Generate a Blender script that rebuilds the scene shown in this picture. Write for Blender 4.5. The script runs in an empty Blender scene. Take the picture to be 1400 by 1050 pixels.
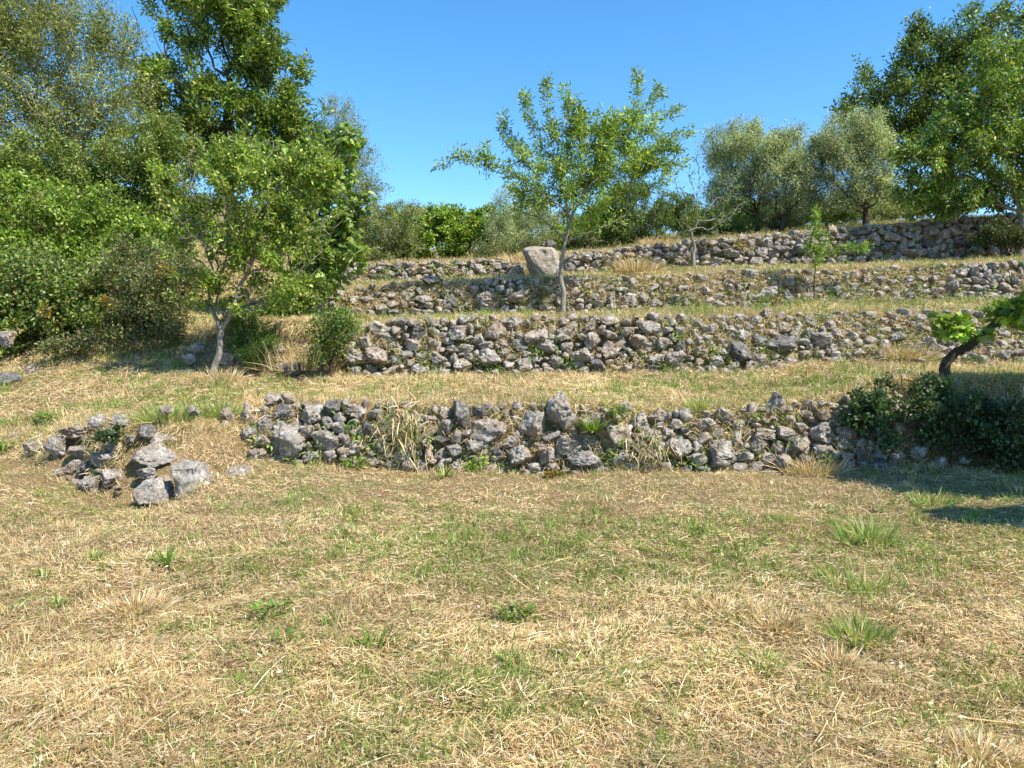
import bpy, bmesh, math, random
import numpy as np
from mathutils import Vector, Matrix, noise as mnoise
from math import radians, pi

random.seed(7)
RNG = np.random.default_rng(7)
scene = bpy.context.scene
C = scene.collection

# ------------------------------------------------------------------ camera
F = 1050.0                     # focal length in pixels of the 1400 x 1050 photograph
CAM_Z = 1.6
PITCH = math.atan(53.0 / F)
cam_d = bpy.data.cameras.new("camera")
cam = bpy.data.objects.new("camera", cam_d)
C.objects.link(cam)
cam.location = (0, 0, CAM_Z)
cam.rotation_euler = (pi / 2 - PITCH, 0, 0)
cam_d.sensor_width = 36.0
cam_d.lens = 36.0 * F / 1400.0
cam_d.clip_start = 0.05
cam_d.clip_end = 3000
scene.camera = cam

# ------------------------------------------------------------------ world + sun
SUN = Vector((0.54, -0.37, 0.80)).normalized()
world = bpy.data.worlds.new("World")
scene.world = world
world.use_nodes = True
wn = world.node_tree
sky = wn.nodes.new("ShaderNodeTexSky")
sky.sky_type = 'NISHITA'
sky.sun_disc = False
sky.sun_elevation = math.asin(SUN.z)
sky.sun_rotation = math.atan2(SUN.x, SUN.y)
sky.altitude = 600
sky.air_density = 1.0
sky.dust_density = 0.25
sky.ozone_density = 3.2
bg = wn.nodes.get("Background")
bg.inputs[1].default_value = 0.095
hs = wn.nodes.new("ShaderNodeHueSaturation")
hs.inputs["Hue"].default_value = 0.496
hs.inputs["Saturation"].default_value = 1.27
hs.inputs["Value"].default_value = 1.5
wn.links.new(sky.outputs[0], hs.inputs["Color"])
wn.links.new(hs.outputs[0], bg.inputs[0])
sun_d = bpy.data.lights.new("sun", 'SUN')
sun_d.energy = 4.9
sun_d.angle = radians(0.5)
sun_d.color = (1.0, 0.925, 0.80)
sun_o = bpy.data.objects.new("sun", sun_d)
C.objects.link(sun_o)
sun_o.rotation_euler = SUN.to_track_quat('Z', 'Y').to_euler()
sun_o.location = (20, -15, 40)
scene.view_settings.view_transform = 'Standard'
scene.view_settings.look = 'None'
scene.view_settings.exposure = 0.93
scene.view_settings.gamma = 1.0


# ------------------------------------------------------------------ helpers
def at(px, py, Y):
    """world point on the ray through photo pixel (px, py) at depth Y"""
    u = (px - 700.0) / F
    v = (525.0 - py) / F
    dy = math.cos(PITCH) + v * math.sin(PITCH)
    dz = -math.sin(PITCH) + v * math.cos(PITCH)
    k = Y / dy
    return np.array([u * k, Y, CAM_Z + dz * k])


def hsh(ix, iy, iz, seed):
    h = (ix.astype(np.int64) * 374761393 + iy.astype(np.int64) * 668265263
         + iz.astype(np.int64) * 2147483647 + seed * 1274126177) & 0xFFFFFFFF
    h = ((h ^ (h >> 13)) * 1274126177) & 0xFFFFFFFF
    h = ((h ^ (h >> 16)) * 2246822519) & 0xFFFFFFFF
    return ((h ^ (h >> 13)) & 0xFFFFFF) / float(0xFFFFFF)


def vn(x, y, seed=0):
    x = np.asarray(x, float); y = np.asarray(y, float)
    ix = np.floor(x); iy = np.floor(y)
    fx = x - ix; fy = y - iy
    fx = fx * fx * (3 - 2 * fx); fy = fy * fy * (3 - 2 * fy)
    z = np.zeros_like(ix)
    a = hsh(ix, iy, z, seed); b = hsh(ix + 1, iy, z, seed)
    c = hsh(ix, iy + 1, z, seed); d = hsh(ix + 1, iy + 1, z, seed)
    return (a * (1 - fx) + b * fx) * (1 - fy) + (c * (1 - fx) + d * fx) * fy


def fbm(x, y, seed=0, o=4):
    s = 0; a = 1; t = 0
    for i in range(o):
        s = s + a * vn(x * 2 ** i + 17 * i, y * 2 ** i - 9 * i, seed + i)
        t += a; a *= 0.5
    return s / t


def unit(v):
    return v / np.maximum(np.linalg.norm(v, axis=-1, keepdims=True), 1e-9)


def randu(n, rng=None):
    return unit((rng or RNG).normal(size=(n, 3)))


def mesh_np(name, V, faces, mat, cols=None, smooth=False, origin=None):
    """faces: list of int arrays (n,k)"""
    V = np.asarray(V, np.float32)
    if origin is not None:
        V = V - np.asarray(origin, np.float32)
    me = bpy.data.meshes.new(name)
    me.vertices.add(len(V)); me.vertices.foreach_set("co", V.ravel())
    loops = np.concatenate([f.ravel() for f in faces]).astype(np.int32)
    tot = np.concatenate([np.full(len(f), f.shape[1], np.int32) for f in faces])
    start = np.concatenate([[0], np.cumsum(tot)[:-1]]).astype(np.int32)
    me.loops.add(len(loops)); me.loops.foreach_set("vertex_index", loops)
    me.polygons.add(len(tot)); me.polygons.foreach_set("loop_start", start)
    me.polygons.foreach_set("loop_total", tot)
    if smooth:
        me.polygons.foreach_set("use_smooth", np.ones(len(tot), bool))
    me.update(calc_edges=True)
    if cols is not None:
        ca = me.color_attributes.new("col", 'FLOAT_COLOR', 'POINT')
        c4 = np.ones((len(V), 4), np.float32); c4[:, :3] = cols
        ca.data.foreach_set("color", c4.ravel())
    if mat is not None:
        me.materials.append(mat)
    return me


def link(name, me, parent=None, loc=None, **props):
    o = bpy.data.objects.new(name, me)
    C.objects.link(o)
    if parent is not None:
        o.parent = parent
    if loc is not None:
        o.location = [float(a) for a in loc]
    for k, v in props.items():
        o[k] = v
    return o


def thing(name, label, cat, loc, group=None):
    o = link(name, None, None, loc, label=label, category=cat)
    if group:
        o['group'] = group
    o.empty_display_size = 0.1
    return o


class Geo:
    """collects vertices, faces and colours of one mesh"""
    def __init__(s):
        s.V = []; s.Fc = {}; s.Cc = []; s.n = 0

    def add(s, V, faces, col):
        V = np.asarray(V, np.float32)
        for f in faces:
            s.Fc.setdefault(f.shape[1], []).append(f + s.n)
        s.V.append(V); s.n += len(V)
        col = np.asarray(col, np.float32)
        if col.ndim == 1:
            col = np.tile(col, (len(V), 1))
        s.Cc.append(col)

    def mesh(s, name, mat, smooth=False, origin=None):
        return mesh_np(name, np.concatenate(s.V), [np.concatenate(v) for v in s.Fc.values()],
                       mat, np.concatenate(s.Cc), smooth, origin)


# ------------------------------------------------------------------ materials
def newmat(name):
    m = bpy.data.materials.new(name); m.use_nodes = True
    nt = m.node_tree
    return m, nt, nt.nodes, nt.links, nt.nodes.get("Principled BSDF")


def attr_col(nt):
    a = nt.nodes.new("ShaderNodeAttribute"); a.attribute_name = "col"
    return a.outputs["Color"]


def mat_leaf(name, trans=0.35, rough=0.45, spec=0.35):
    m, nt, N, L, p = newmat(name)
    c = attr_col(nt)
    L.new(c, p.inputs["Base Color"])
    p.inputs["Roughness"].default_value = rough
    p.inputs["Specular IOR Level"].default_value = spec
    tr = N.new("ShaderNodeBsdfTranslucent")
    mul = N.new("ShaderNodeMixRGB"); mul.blend_type = 'MULTIPLY'; mul.inputs[0].default_value = 1
    mul.inputs[2].default_value = (1.25, 1.35, 0.6, 1)
    L.new(c, mul.inputs[1]); L.new(mul.outputs[0], tr.inputs[0])
    mx = N.new("ShaderNodeMixShader"); mx.inputs[0].default_value = trans
    L.new(p.outputs[0], mx.inputs[1]); L.new(tr.outputs[0], mx.inputs[2])
    L.new(mx.outputs[0], N.get("Material Output").inputs[0])
    return m


def ramp(N, pts):
    r = N.new("ShaderNodeValToRGB")
    e = r.color_ramp.elements
    while len(e) < len(pts):
        e.new(0.5)
    for i, (p, c) in enumerate(pts):
        e[i].position = p; e[i].color = (c[0], c[1], c[2], 1)
    return r


def tex(N, L, kind, scale, coord, **kw):
    t = N.new({"noise": "ShaderNodeTexNoise", "voronoi": "ShaderNodeTexVoronoi"}[kind])
    t.inputs["Scale"].default_value = scale
    for k, v in kw.items():
        t.inputs[k.replace("_", " ")].default_value = v
    L.new(coord, t.inputs["Vector"])
    return t


def mixc(N, L, fac, a, b, mode='MIX'):
    m = N.new("ShaderNodeMixRGB"); m.blend_type = mode
    for i, s in ((0, fac), (1, a), (2, b)):
        if isinstance(s, (int, float)):
            m.inputs[i].default_value = s
        elif isinstance(s, tuple):
            m.inputs[i].default_value = (*s, 1)
        else:
            L.new(s, m.inputs[i])
    return m.outputs[0]


def mat_rock(name, dark, mid, light, lich, warm):
    m, nt, N, L, p = newmat(name)
    g = N.new("ShaderNodeNewGeometry").outputs["Position"]
    big = tex(N, L, "noise", 2.3, g, Detail=2.0)
    med = tex(N, L, "noise", 11.0, g, Detail=7.0, Roughness=0.72)
    fine = tex(N, L, "noise", 60.0, g, Detail=5.0, Roughness=0.7)
    r = ramp(N, [(0.30, dark), (0.50, mid), (0.70, light)])
    L.new(med.outputs[0], r.inputs[0])
    r2 = ramp(N, [(0.42, (0, 0, 0)), (0.60, (1, 1, 1))]); L.new(big.outputs[0], r2.inputs[0])
    c = mixc(N, L, r2.outputs[0], r.outputs[0], warm, 'MULTIPLY')
    # pale crusty lichen blotches
    li = tex(N, L, "noise", 7.0, g, Detail=6.0, Roughness=0.75)
    r3 = ramp(N, [(0.53, (0, 0, 0)), (0.60, (0.8, 0.8, 0.8))]); L.new(li.outputs[0], r3.inputs[0])
    c = mixc(N, L, r3.outputs[0], c, lich)
    r4 = ramp(N, [(0.35, (0.55, 0.55, 0.55)), (0.62, (1.2, 1.2, 1.2))]); L.new(fine.outputs[0], r4.inputs[0])
    c = mixc(N, L, 1.0, c, r4.outputs[0], 'MULTIPLY')
    # small black pits of lava stone
    vo = tex(N, L, "voronoi", 42.0, g)
    r5 = ramp(N, [(0.10, (0.35, 0.33, 0.33)), (0.26, (1, 1, 1))]); L.new(vo.outputs[0], r5.inputs[0])
    c = mixc(N, L, 0.75, c, r5.outputs[0], 'MULTIPLY')
    L.new(c, p.inputs["Base Color"])
    p.inputs["Roughness"].default_value = 0.92
    p.inputs["Specular IOR Level"].default_value = 0.15
    b1 = N.new("ShaderNodeBump"); b1.inputs["Distance"].default_value = 0.07; b1.inputs["Strength"].default_value = 0.9
    L.new(med.outputs[0], b1.inputs["Height"])
    b2 = N.new("ShaderNodeBump"); b2.inputs["Distance"].default_value = 0.02; b2.inputs["Strength"].default_value = 0.8
    L.new(r5.outputs[0], b2.inputs["Height"]); L.new(b1.outputs[0], b2.inputs["Normal"])
    b3 = N.new("ShaderNodeBump"); b3.inputs["Distance"].default_value = 0.012; b3.inputs["Strength"].default_value = 0.8
    L.new(fine.outputs[0], b3.inputs["Height"]); L.new(b2.outputs[0], b3.inputs["Normal"])
    L.new(b3.outputs[0], p.inputs["Normal"])
    return m


def mat_ground():
    m, nt, N, L, p = newmat("dry_soil")
    g = N.new("ShaderNodeNewGeometry").outputs["Position"]
    a = tex(N, L, "noise", 1.3, g, Detail=5.0, Roughness=0.6)
    b = tex(N, L, "noise", 28.0, g, Detail=6.0, Roughness=0.75)
    r = ramp(N, [(0.30, (0.115, 0.075, 0.042)), (0.52, (0.24, 0.165, 0.085)), (0.72, (0.36, 0.27, 0.14))])
    L.new(b.outputs[0], r.inputs[0])
    r2 = ramp(N, [(0.45, (0, 0, 0)), (0.62, (1, 1, 1))]); L.new(a.outputs[0], r2.inputs[0])
    c = mixc(N, L, r2.outputs[0], r.outputs[0], (0.17, 0.165, 0.065))
    L.new(c, p.inputs["Base Color"])
    p.inputs["Roughness"].default_value = 0.95
    p.inputs["Specular IOR Level"].default_value = 0.1
    bp = N.new("ShaderNodeBump"); bp.inputs["Distance"].default_value = 0.05; bp.inputs["Strength"].default_value = 0.8
    L.new(b.outputs[0], bp.inputs["Height"]); L.new(bp.outputs[0], p.inputs["Normal"])
    return m


def mat_bark(name, a, b, scale=30):
    m, nt, N, L, p = newmat(name)
    g = N.new("ShaderNodeNewGeometry").outputs["Position"]
    mp = N.new("ShaderNodeMapping"); mp.inputs["Scale"].default_value = (1, 1, 0.35); L.new(g, mp.inputs[0])
    t = tex(N, L, "noise", scale, mp.outputs[0], Detail=6.0, Roughness=0.7)
    r = ramp(N, [(0.35, a), (0.65, b)]); L.new(t.outputs[0], r.inputs[0])
    L.new(r.outputs[0], p.inputs["Base Color"])
    p.inputs["Roughness"].default_value = 0.9
    p.inputs["Specular IOR Level"].default_value = 0.15
    bp = N.new("ShaderNodeBump"); bp.inputs["Distance"].default_value = 0.03; bp.inputs["Strength"].default_value = 0.9
    L.new(t.outputs[0], bp.inputs["Height"]); L.new(bp.outputs[0], p.inputs["Normal"])
    return m


M_GROUND = mat_ground()
M_STRAW = mat_leaf("dry_grass", 0.18, 0.55, 0.25)
M_GRASS = mat_leaf("green_grass", 0.35, 0.45, 0.3)
M_LEAF = mat_leaf("leaf", 0.38, 0.40, 0.45)
M_OLIVE = mat_leaf("olive_leaf", 0.4, 0.5, 0.4)
M_ROCK = mat_rock("lava_stone", (0.12, 0.108, 0.095), (0.35, 0.315, 0.275), (0.54, 0.495, 0.43), (0.64, 0.605, 0.54), (1.0, 0.87, 0.76))
M_ROCKD = mat_rock("dark_lava_stone", (0.08, 0.075, 0.072), (0.18, 0.17, 0.16), (0.30, 0.285, 0.265), (0.38, 0.365, 0.33), (1.0, 0.93, 0.88))
M_PINK = mat_rock("pinkish_boulder", (0.24, 0.21, 0.18), (0.40, 0.35, 0.30), (0.54, 0.48, 0.41), (0.62, 0.57, 0.50), (1.0, 0.95, 0.9))
M_BARKG = mat_bark("grey_bark", (0.14, 0.12, 0.10), (0.36, 0.32, 0.27))
M_BARKD = mat_bark("dark_bark", (0.028, 0.020, 0.015), (0.11, 0.085, 0.06))

# ------------------------------------------------------------------ terrain
# per wall: control points (px, base_py, top_py, depth, batter)
WALLS = [
    [(-500, 640, 600, 10.2, 1.0), (-100, 640, 600, 10.2, 0.9), (20, 640, 595, 9.9, 0.7), (70, 640, 580, 9.6, .5), (130, 672, 572, 9.2, .6),
     (205, 688, 580, 8.9, .8), (262, 683, 588, 9.0, .9), (330, 655, 580, 9.5, .8), (345, 622, 560, 9.9, .5), (390, 632, 548, 10, .4), (480, 632, 545, 10, .4),
     (580, 645, 548, 10, .4), (640, 638, 552, 10, .35), (750, 650, 548, 10, .35), (860, 640, 556, 10, .35), (950, 642, 560, 10, .35),
     (1060, 648, 552, 10, .4), (1150, 640, 545, 10, .4), (1230, 640, 520, 9.9, .6), (1400, 645, 518, 9.8, .8), (1900, 650, 520, 9.6, .8)],
    [(-500, 500, 440, 14.5, 2.5), (0, 505, 440, 14, 2), (120, 480, 430, 14.3, 2.0), (250, 495, 448, 13.8, 1.0), (330, 505, 440, 13.6, .8),
     (400, 512, 440, 13.5, .6), (480, 514, 448, 13.4, .4), (545, 512, 438, 13.4, .35), (700, 510, 436, 13.4, .35), (900, 506, 434, 13.4, .45),
     (1000, 510, 432, 13.5, .6), (1100, 498, 430, 13.6, .8), (1250, 498, 428, 13.6, .9), (1400, 495, 425, 13.6, .9), (1900, 490, 420, 13.6, .9)],
    [(-500, 420, 330, 20, 3), (0, 425, 330, 19, 3), (250, 425, 370, 17.5, 2), (400, 432, 400, 17.0, 1), (450, 434, 398, 17, .6), (560, 436, 388, 17, .4),
     (700, 432, 382, 17, .4), (770, 430, 382, 17, .4), (900, 426, 380, 17, .45), (1000, 425, 372, 17, .5), (1100, 416, 372, 17, .6),
     (1250, 413, 366, 17, .6), (1400, 409, 360, 17, .5), (1900, 400, 350, 17, .5)],
    [(-500, 330, 280, 26, 3), (0, 330, 280, 26, 3), (300, 375, 350, 22, 2), (460, 388, 362, 21, .5), (600, 386, 359, 21, .4), (720, 378, 354, 21, .4),
     (780, 374, 348, 21, .35), (850, 372, 342, 21, .35), (900, 370, 335, 21, .35), (1000, 367, 327, 21, .35), (1100, 364, 320, 21, .35),
     (1200, 361, 311, 21, .35), (1300, 356, 303, 21, .35), (1400, 353, 296, 21, .4), (1900, 340, 280, 21, .4)],
]
WD = []
for w in WALLS:
    rows = []
    for (px, b, t, D, bt) in w:
        pb = at(px, b, D); pt = at(px, t, D + bt)
        rows.append((pb[0], D, pb[2], pt[2], bt))
    WD.append(np.array(rows).T)


def wall_at(i, X):
    w = WD[i]
    return [np.interp(X, w[0], w[k]) for k in (1, 2, 3, 4)]      # yb, zb, zt, batter


def tz(X, Y, micro=True):
    X = np.asarray(X, float); Y = np.asarray(Y, float)
    st = [(np.full_like(X, -3000.), np.full_like(X, -2.0)), (np.full_like(X, -40.), np.full_like(X, -0.6)), (np.full_like(X, 2.), np.full_like(X, 0.02)),
          (np.full_like(X, 5.), np.full_like(X, 0.0))]
    for i in range(4):
        yb, zb, zt, bt = wall_at(i, X)
        st.append((yb, zb)); st.append((yb + bt, zt - 0.03))
    st.append((np.full_like(X, 30.), zt + 1.2)); st.append((np.full_like(X, 45.), zt + 3.3))
    st.append((np.full_like(X, 90.), zt - 3.0)); st.append((np.full_like(X, 3000.), zt - 160))
    z = np.zeros_like(X) - 0.6
    for (ya, za), (yb_, zb_) in zip(st[:-1], st[1:]):
        t = np.clip((Y - ya) / np.maximum(yb_ - ya, 1e-6), 0, 1)
        z = np.where(Y >= ya, za + (zb_ - za) * t, z)
    if micro:
        z = z + (fbm(X * 0.9, Y * 0.9, 3) - 0.5) * 0.12 + (fbm(X * 5, Y * 5, 9) - 0.5) * 0.08
        near = np.clip(1 - np.abs(Y - 6) / 8, 0, 1)
        z = z + (fbm(X * 3 + 5, Y * 3, 21) - 0.5) * 0.07 * near
    return z


def axis(parts):
    a = np.concatenate([np.arange(p, q, s) for p, q, s in parts])
    return a


def hit(px, py, near=2.0, far=40.0):
    """first point of the terrain on the ray through pixel (px, py)"""
    Ys = np.linspace(near, far, 1600)
    p1 = at(px, py, 1.0); d = p1 - np.array([0, 0, CAM_Z])
    P = np.array([0, 0, CAM_Z]) + d * Ys[:, None]
    below = P[:, 2] < tz(P[:, 0], P[:, 1])
    k = int(np.argmax(below)) if below.any() else len(Ys) - 1
    return P[k]


gx = axis([(-1500, -60, 90), (-60, -16, 2.0), (-16, -9, .35), (-9, 9, .075), (9, 16, .35), (16, 60, 2), (60, 1500, 90), (1500, 1501, 1)])
gy = axis([(-1500, -20, 120), (-20, 1.5, 1.2), (1.5, 8.2, .07), (8.2, 24, .065), (24, 46, .6), (46, 130, 6), (130, 2600, 160)])
GX, GY = np.meshgrid(gx, gy)
V = np.stack([GX.ravel(), GY.ravel(), tz(GX.ravel(), GY.ravel())], 1)
nx, ny = len(gx), len(gy)
i0 = (np.arange(ny - 1)[:, None] * nx + np.arange(nx - 1)[None]).ravel()
Fq = np.stack([i0, i0 + 1, i0 + nx + 1, i0 + nx], 1)
link("ground", mesh_np("ground", V, [Fq], M_GROUND, None, True), None, None, kind="structure")


# ------------------------------------------------------------------ blades and leaves
def blades(G, P, d, L, W, side, bend, col, two=True):
    n = len(P)
    L = L[:, None]; W = W[:, None]
    if two:
        c0 = P; c1 = P + d * L * .5 + bend * .3; c2 = P + d * L + bend
        V = np.stack([c0 - side * W * .5, c0 + side * W * .5, c1 + side * W * .45, c1 - side * W * .45, c2 + side * W * .1, c2 - side * W * .1], 1)
        b = np.arange(n)[:, None] * 6
        F1 = np.concatenate([b + np.array([[0, 1, 2, 3]]), b + np.array([[3, 2, 4, 5]])])
        G.add(V.reshape(-1, 3), [F1], np.repeat(col, 6, 0))
    else:
        V = np.stack([P - side * W * .5, P + side * W * .5, P + d * L + bend], 1)
        F1 = np.arange(n)[:, None] * 3 + np.array([[0, 1, 2]])
        G.add(V.reshape(-1, 3), [F1], np.repeat(col, 3, 0))


T_DIAMOND = (np.array([(0, 0, 0), (.42, .5, .10), (1, 0, -.06), (.42, -.5, .10)]), [np.array([(0, 1, 2), (0, 2, 3)])])
T_OVAL = (np.array([(0, 0, 0), (.25, .42, .07), (.6, .46, .05), (1, 0, -.15), (.6, -.46, .05), (.25, -.42, .07), (.5, 0, -.02)]),
          [np.array([(0, 1, 6), (1, 2, 6), (2, 3, 6), (3, 4, 6), (4, 5, 6), (5, 0, 6)])])
_lob = [(0, 0), (-.12, .30), (.22, .55), (.30, .26), (.62, .50), (.66, .20), (1.0, 0), (.66, -.20), (.62, -.50), (.30, -.26), (.22, -.55), (-.12, -.30)]
T_LOBED = (np.array([(x, y, -.25 * abs(y) - .12 * x * x) for x, y in _lob] + [(.35, 0, .03)]),
           [np.array([(i, (i + 1) % 12, 12) for i in range(12)])])


def leaves(G, P, ax, nrm, L, W, col, T=T_DIAMOND):
    tv, tf = T
    n = len(P); k = len(tv)
    side = unit(np.cross(nrm, ax)); nrm = unit(np.cross(ax, side))
    L_ = L[:, None, None]; W_ = W[:, None, None]
    V = (P[:, None] + ax[:, None] * tv[None, :, 0:1] * L_ + side[:, None] * tv[None, :, 1:2] * W_ + nrm[:, None] * tv[None, :, 2:3] * L_)
    b = np.arange(n)[:, None, None] * k
    fs = [(b + f[None]).reshape(-1, f.shape[1]) for f in tf]
    G.add(V.reshape(-1, 3), fs, np.repeat(col, k, 0))


def palette(n, cols, wts, jit=0.18, rng=None):
    rng = rng or RNG
    cols = np.array(cols); wts = np.array(wts, float); wts /= wts.sum()
    c = cols[rng.choice(len(cols), n, p=wts)]
    return c * (1 + rng.normal(size=(n, 1)) * jit).clip(.45, 1.6) * (1 + rng.normal(size=(n, 3)) * .05)


def tube(G, pts, rads, sides=6, col=(1, 1, 1)):
    pts = np.asarray(pts, float); m = len(pts)
    tn = np.gradient(pts, axis=0); tn = unit(tn)
    ref = np.array([.31, .17, .2]); ref = ref / np.linalg.norm(ref)
    s = unit(np.cross(tn, ref)); t2 = np.cross(tn, s)
    a = np.arange(sides) * 2 * pi / sides
    ring = s[:, None] * np.cos(a)[None, :, None] + t2[:, None] * np.sin(a)[None, :, None]
    V = (pts[:, None] + ring * np.asarray(rads)[:, None, None]).reshape(-1, 3)
    fs = []
    for i in range(m - 1):
        for k in range(sides):
            k2 = (k + 1) % sides
            fs.append((i * sides + k, i * sides + k2, (i + 1) * sides + k2, (i + 1) * sides + k))
    G.add(V, [np.array(fs)], col)


# ------------------------------------------------------------------ trees
STRAWC = [(.61, .455, .245), (.50, .35, .175), (.36, .24, .12), (.74, .61, .41), (.45, .335, .14)]


def skeleton(trunk, targets, bf=0.45):
    """minimum spanning tree with a path length penalty: nodes, parents"""
    nodes = [np.array(p) for p in trunk]; par = list(range(-1, len(trunk) - 1))
    path = [0.0]
    for i in range(1, len(trunk)):
        path.append(path[-1] + np.linalg.norm(nodes[i] - nodes[i - 1]))
    T = np.array(targets); n = len(T)
    cost = np.full(n, 1e9); best = np.zeros(n, int)
    start = max(0, len(trunk) // 2)
    for i in range(start, len(trunk)):
        c = np.linalg.norm(T - nodes[i], axis=1) + bf * path[i]
        m = c < cost; cost[m] = c[m]; best[m] = i
    alive = np.ones(n, bool)
    for _ in range(n):
        j = int(np.argmin(np.where(alive, cost, 1e9)))
        alive[j] = False
        p = best[j]
        nodes.append(T[j]); par.append(p)
        path.append(path[p] + np.linalg.norm(T[j] - nodes[p]))
        c = np.linalg.norm(T - T[j], axis=1) + bf * path[-1]
        m = (c < cost) & alive; cost[m] = c[m]; best[m] = len(nodes) - 1
    return np.array(nodes), np.array(par)


def wood(G, nodes, par, ntrunk, r_tip, r_trunk, col=(1, 1, 1), expo=2.3, r_base=None):
    n = len(nodes)
    acc = np.zeros(n); rad = np.zeros(n)
    for i in range(n - 1, -1, -1):
        rad[i] = max(acc[i], r_tip ** expo) ** (1 / expo)
        if par[i] >= 0:
            acc[par[i]] += rad[i] ** expo
    sc = min(1.0, r_trunk / rad[ntrunk - 1]) if rad[ntrunk - 1] > 0 else 1
    rad = np.maximum(rad * sc, r_tip)
    r_base = r_base or r_trunk * 1.25
    for i in range(ntrunk):
        t = i / max(1, ntrunk - 1)
        rad[i] = r_base * (1 - t) + max(rad[ntrunk - 1], r_trunk * .8) * t
    tr = nodes[:ntrunk]
    tube(G, tr, rad[:ntrunk], 9, col)
    idx = [i for i in range(ntrunk, n)]
    a = nodes[par[idx]]; b = nodes[idx]
    ra = np.minimum(rad[par[idx]], rad[idx] * 1.35 + .002); rb = rad[idx]
    d = unit(b - a)
    s = unit(np.cross(d, np.array([.3, .9, .31]))); t2 = np.cross(d, s)
    K = 5
    an = np.arange(K) * 2 * pi / K
    ring = s[:, None] * np.cos(an)[None, :, None] + t2[:, None] * np.sin(an)[None, :, None]
    # a slight sag/kink in the middle of every limb
    mid = (a + b) / 2 + randu(len(a)) * np.linalg.norm(b - a, axis=1, keepdims=True) * .06
    rm = (ra + rb) / 2
    V = np.concatenate([a[:, None] + ring * ra[:, None, None], mid[:, None] + ring * rm[:, None, None], b[:, None] + ring * rb[:, None, None]], 1)
    base = np.arange(len(idx))[:, None] * (3 * K)
    fs = []
    for lv in range(2):
        for k in range(K):
            k2 = (k + 1) % K
            fs.append(base + np.array([[lv * K + k, lv * K + k2, (lv + 1) * K + k2, (lv + 1) * K + k]]))
    G.add(V.reshape(-1, 3), [np.concatenate(fs)], col)
    return rad


def blob_pts(blobs, D, n, rng, shell=0.0):
    """blobs: (px, py, rx, ry[, dD, rD]) in photo pixels -> world points"""
    w = np.array([b[2] * b[3] for b in blobs], float); w /= w.sum()
    out = []
    for b, k in zip(blobs, rng.multinomial(n, w)):
        dD = b[4] if len(b) > 4 else 0.0
        rD = b[5] if len(b) > 5 else 0.5 * (b[2] + b[3]) / F * D
        c = at(b[0], b[1], D + dD)
        s = (D + dD) / F
        u = unit(rng.normal(size=(k, 3))) * (rng.random((k, 1)) ** (1 / 3) * (1 - shell) + shell)
        lump = .62 + .85 * fbm(u[:, 0] * 1.9 + u[:, 1] * .8 + b[0], u[:, 2] * 1.9 - u[:, 1] * .7 + b[1], 5, 3)
        u = u * lump[:, None]
        out.append(c + u * np.array([b[2] * s, rD, b[3] * s]))
    return np.concatenate(out)


def tree(name, label, cat, base, D, trunk, blobs, nt, nl, leaf, cols, wts, r_trunk, r_tip=.004, bark=None, mat=None, T=T_DIAMOND,
         spread=.10, bf=.45, extra=None, group=None, droop=0.0, up=.5, seed=1, r_base=None, z=None, bare=0.0, crown_name='crown'):
    rng = np.random.default_rng(seed)
    b = at(base[0], base[1], D)
    zz = float(tz(b[0], b[1])) - .05 if z is None else b[2]
    b = np.array([b[0], b[1], zz])
    root = thing(name, label, cat, b, group)
    tp = [b] + [at(px, py, D + dd) for px, py, dd in trunk]
    # refine the trunk
    fine = []
    for p, q in zip(tp[:-1], tp[1:]):
        for t in (0, .33, .66):
            fine.append(p * (1 - t) + q * t + randu(1, rng)[0] * .012 * (1 if t else 0))
    fine.append(tp[-1])
    tg = blob_pts(blobs, D, nt, rng)
    if extra:                                   # explicit shoots: polylines in the photo
        ex = []
        for sh in extra:
            pts = [at(a[0], a[1], D + (a[2] if len(a) > 2 else 0)) for a in sh]
            for p, q in zip(pts[:-1], pts[1:]):
                m = max(2, int(np.linalg.norm(q - p) / .12))
                for i in range(m):
                    ex.append(p + (q - p) * (i + 1) / m + randu(1, rng)[0] * .035)
                    if rng.random() < .35:
                        ex.append(ex[-1] + randu(1, rng)[0] * rng.uniform(.1, .28))
        tg = np.concatenate([tg, np.array(ex)])
    nodes, par = skeleton(fine, tg, bf)
    G = Geo()
    rad = wood(G, nodes, par, len(fine), r_tip, r_trunk, r_base=r_base)
    link("trunk", G.mesh("trunk", bark or M_BARKG, True, b), root)
    if nl:
        # leaves sit on thin wood only
        thin = np.where((rad < r_tip * 2.6) & (np.arange(len(nodes)) >= len(fine)))[0]
        if bare:
            keep = fbm(nodes[thin, 0] * 1.7, nodes[thin, 2] * 1.7, seed) > bare
            thin = thin[keep]
        pick = rng.choice(thin, nl)
        t = rng.random((nl, 1))
        P = nodes[pick] * t + nodes[par[pick]] * (1 - t)
        out = unit(nodes[pick] - nodes[par[pick]])
        off = randu(nl, rng) * (rng.random((nl, 1)) ** .6) * spread
        P = P + off
        ax = unit(randu(nl, rng) * .8 + out * .5 + unit(off) * .5 + np.array([0, 0, -droop]))
        nrm = unit(randu(nl, rng) * .9 + np.array([0, 0, up]))
        L = leaf[0] * rng.uniform(.45, 1.3, nl); W = leaf[1] * rng.uniform(.7, 1.2, nl)
        G = Geo()
        col = palette(nl, cols, wts, .28, rng) * np.array([.97, .97, .90])
        # shoots of one kind of green hang together
        col *= (.55 + .85 * fbm(P[:, 0] * 2.6, P[:, 2] * 2.6 + P[:, 1], seed + 5, 3))[:, None]
        leaves(G, P, ax, nrm, L, W, col, T)
        link(crown_name, G.mesh(crown_name, mat or M_LEAF, False, b), root)
    return root


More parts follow.
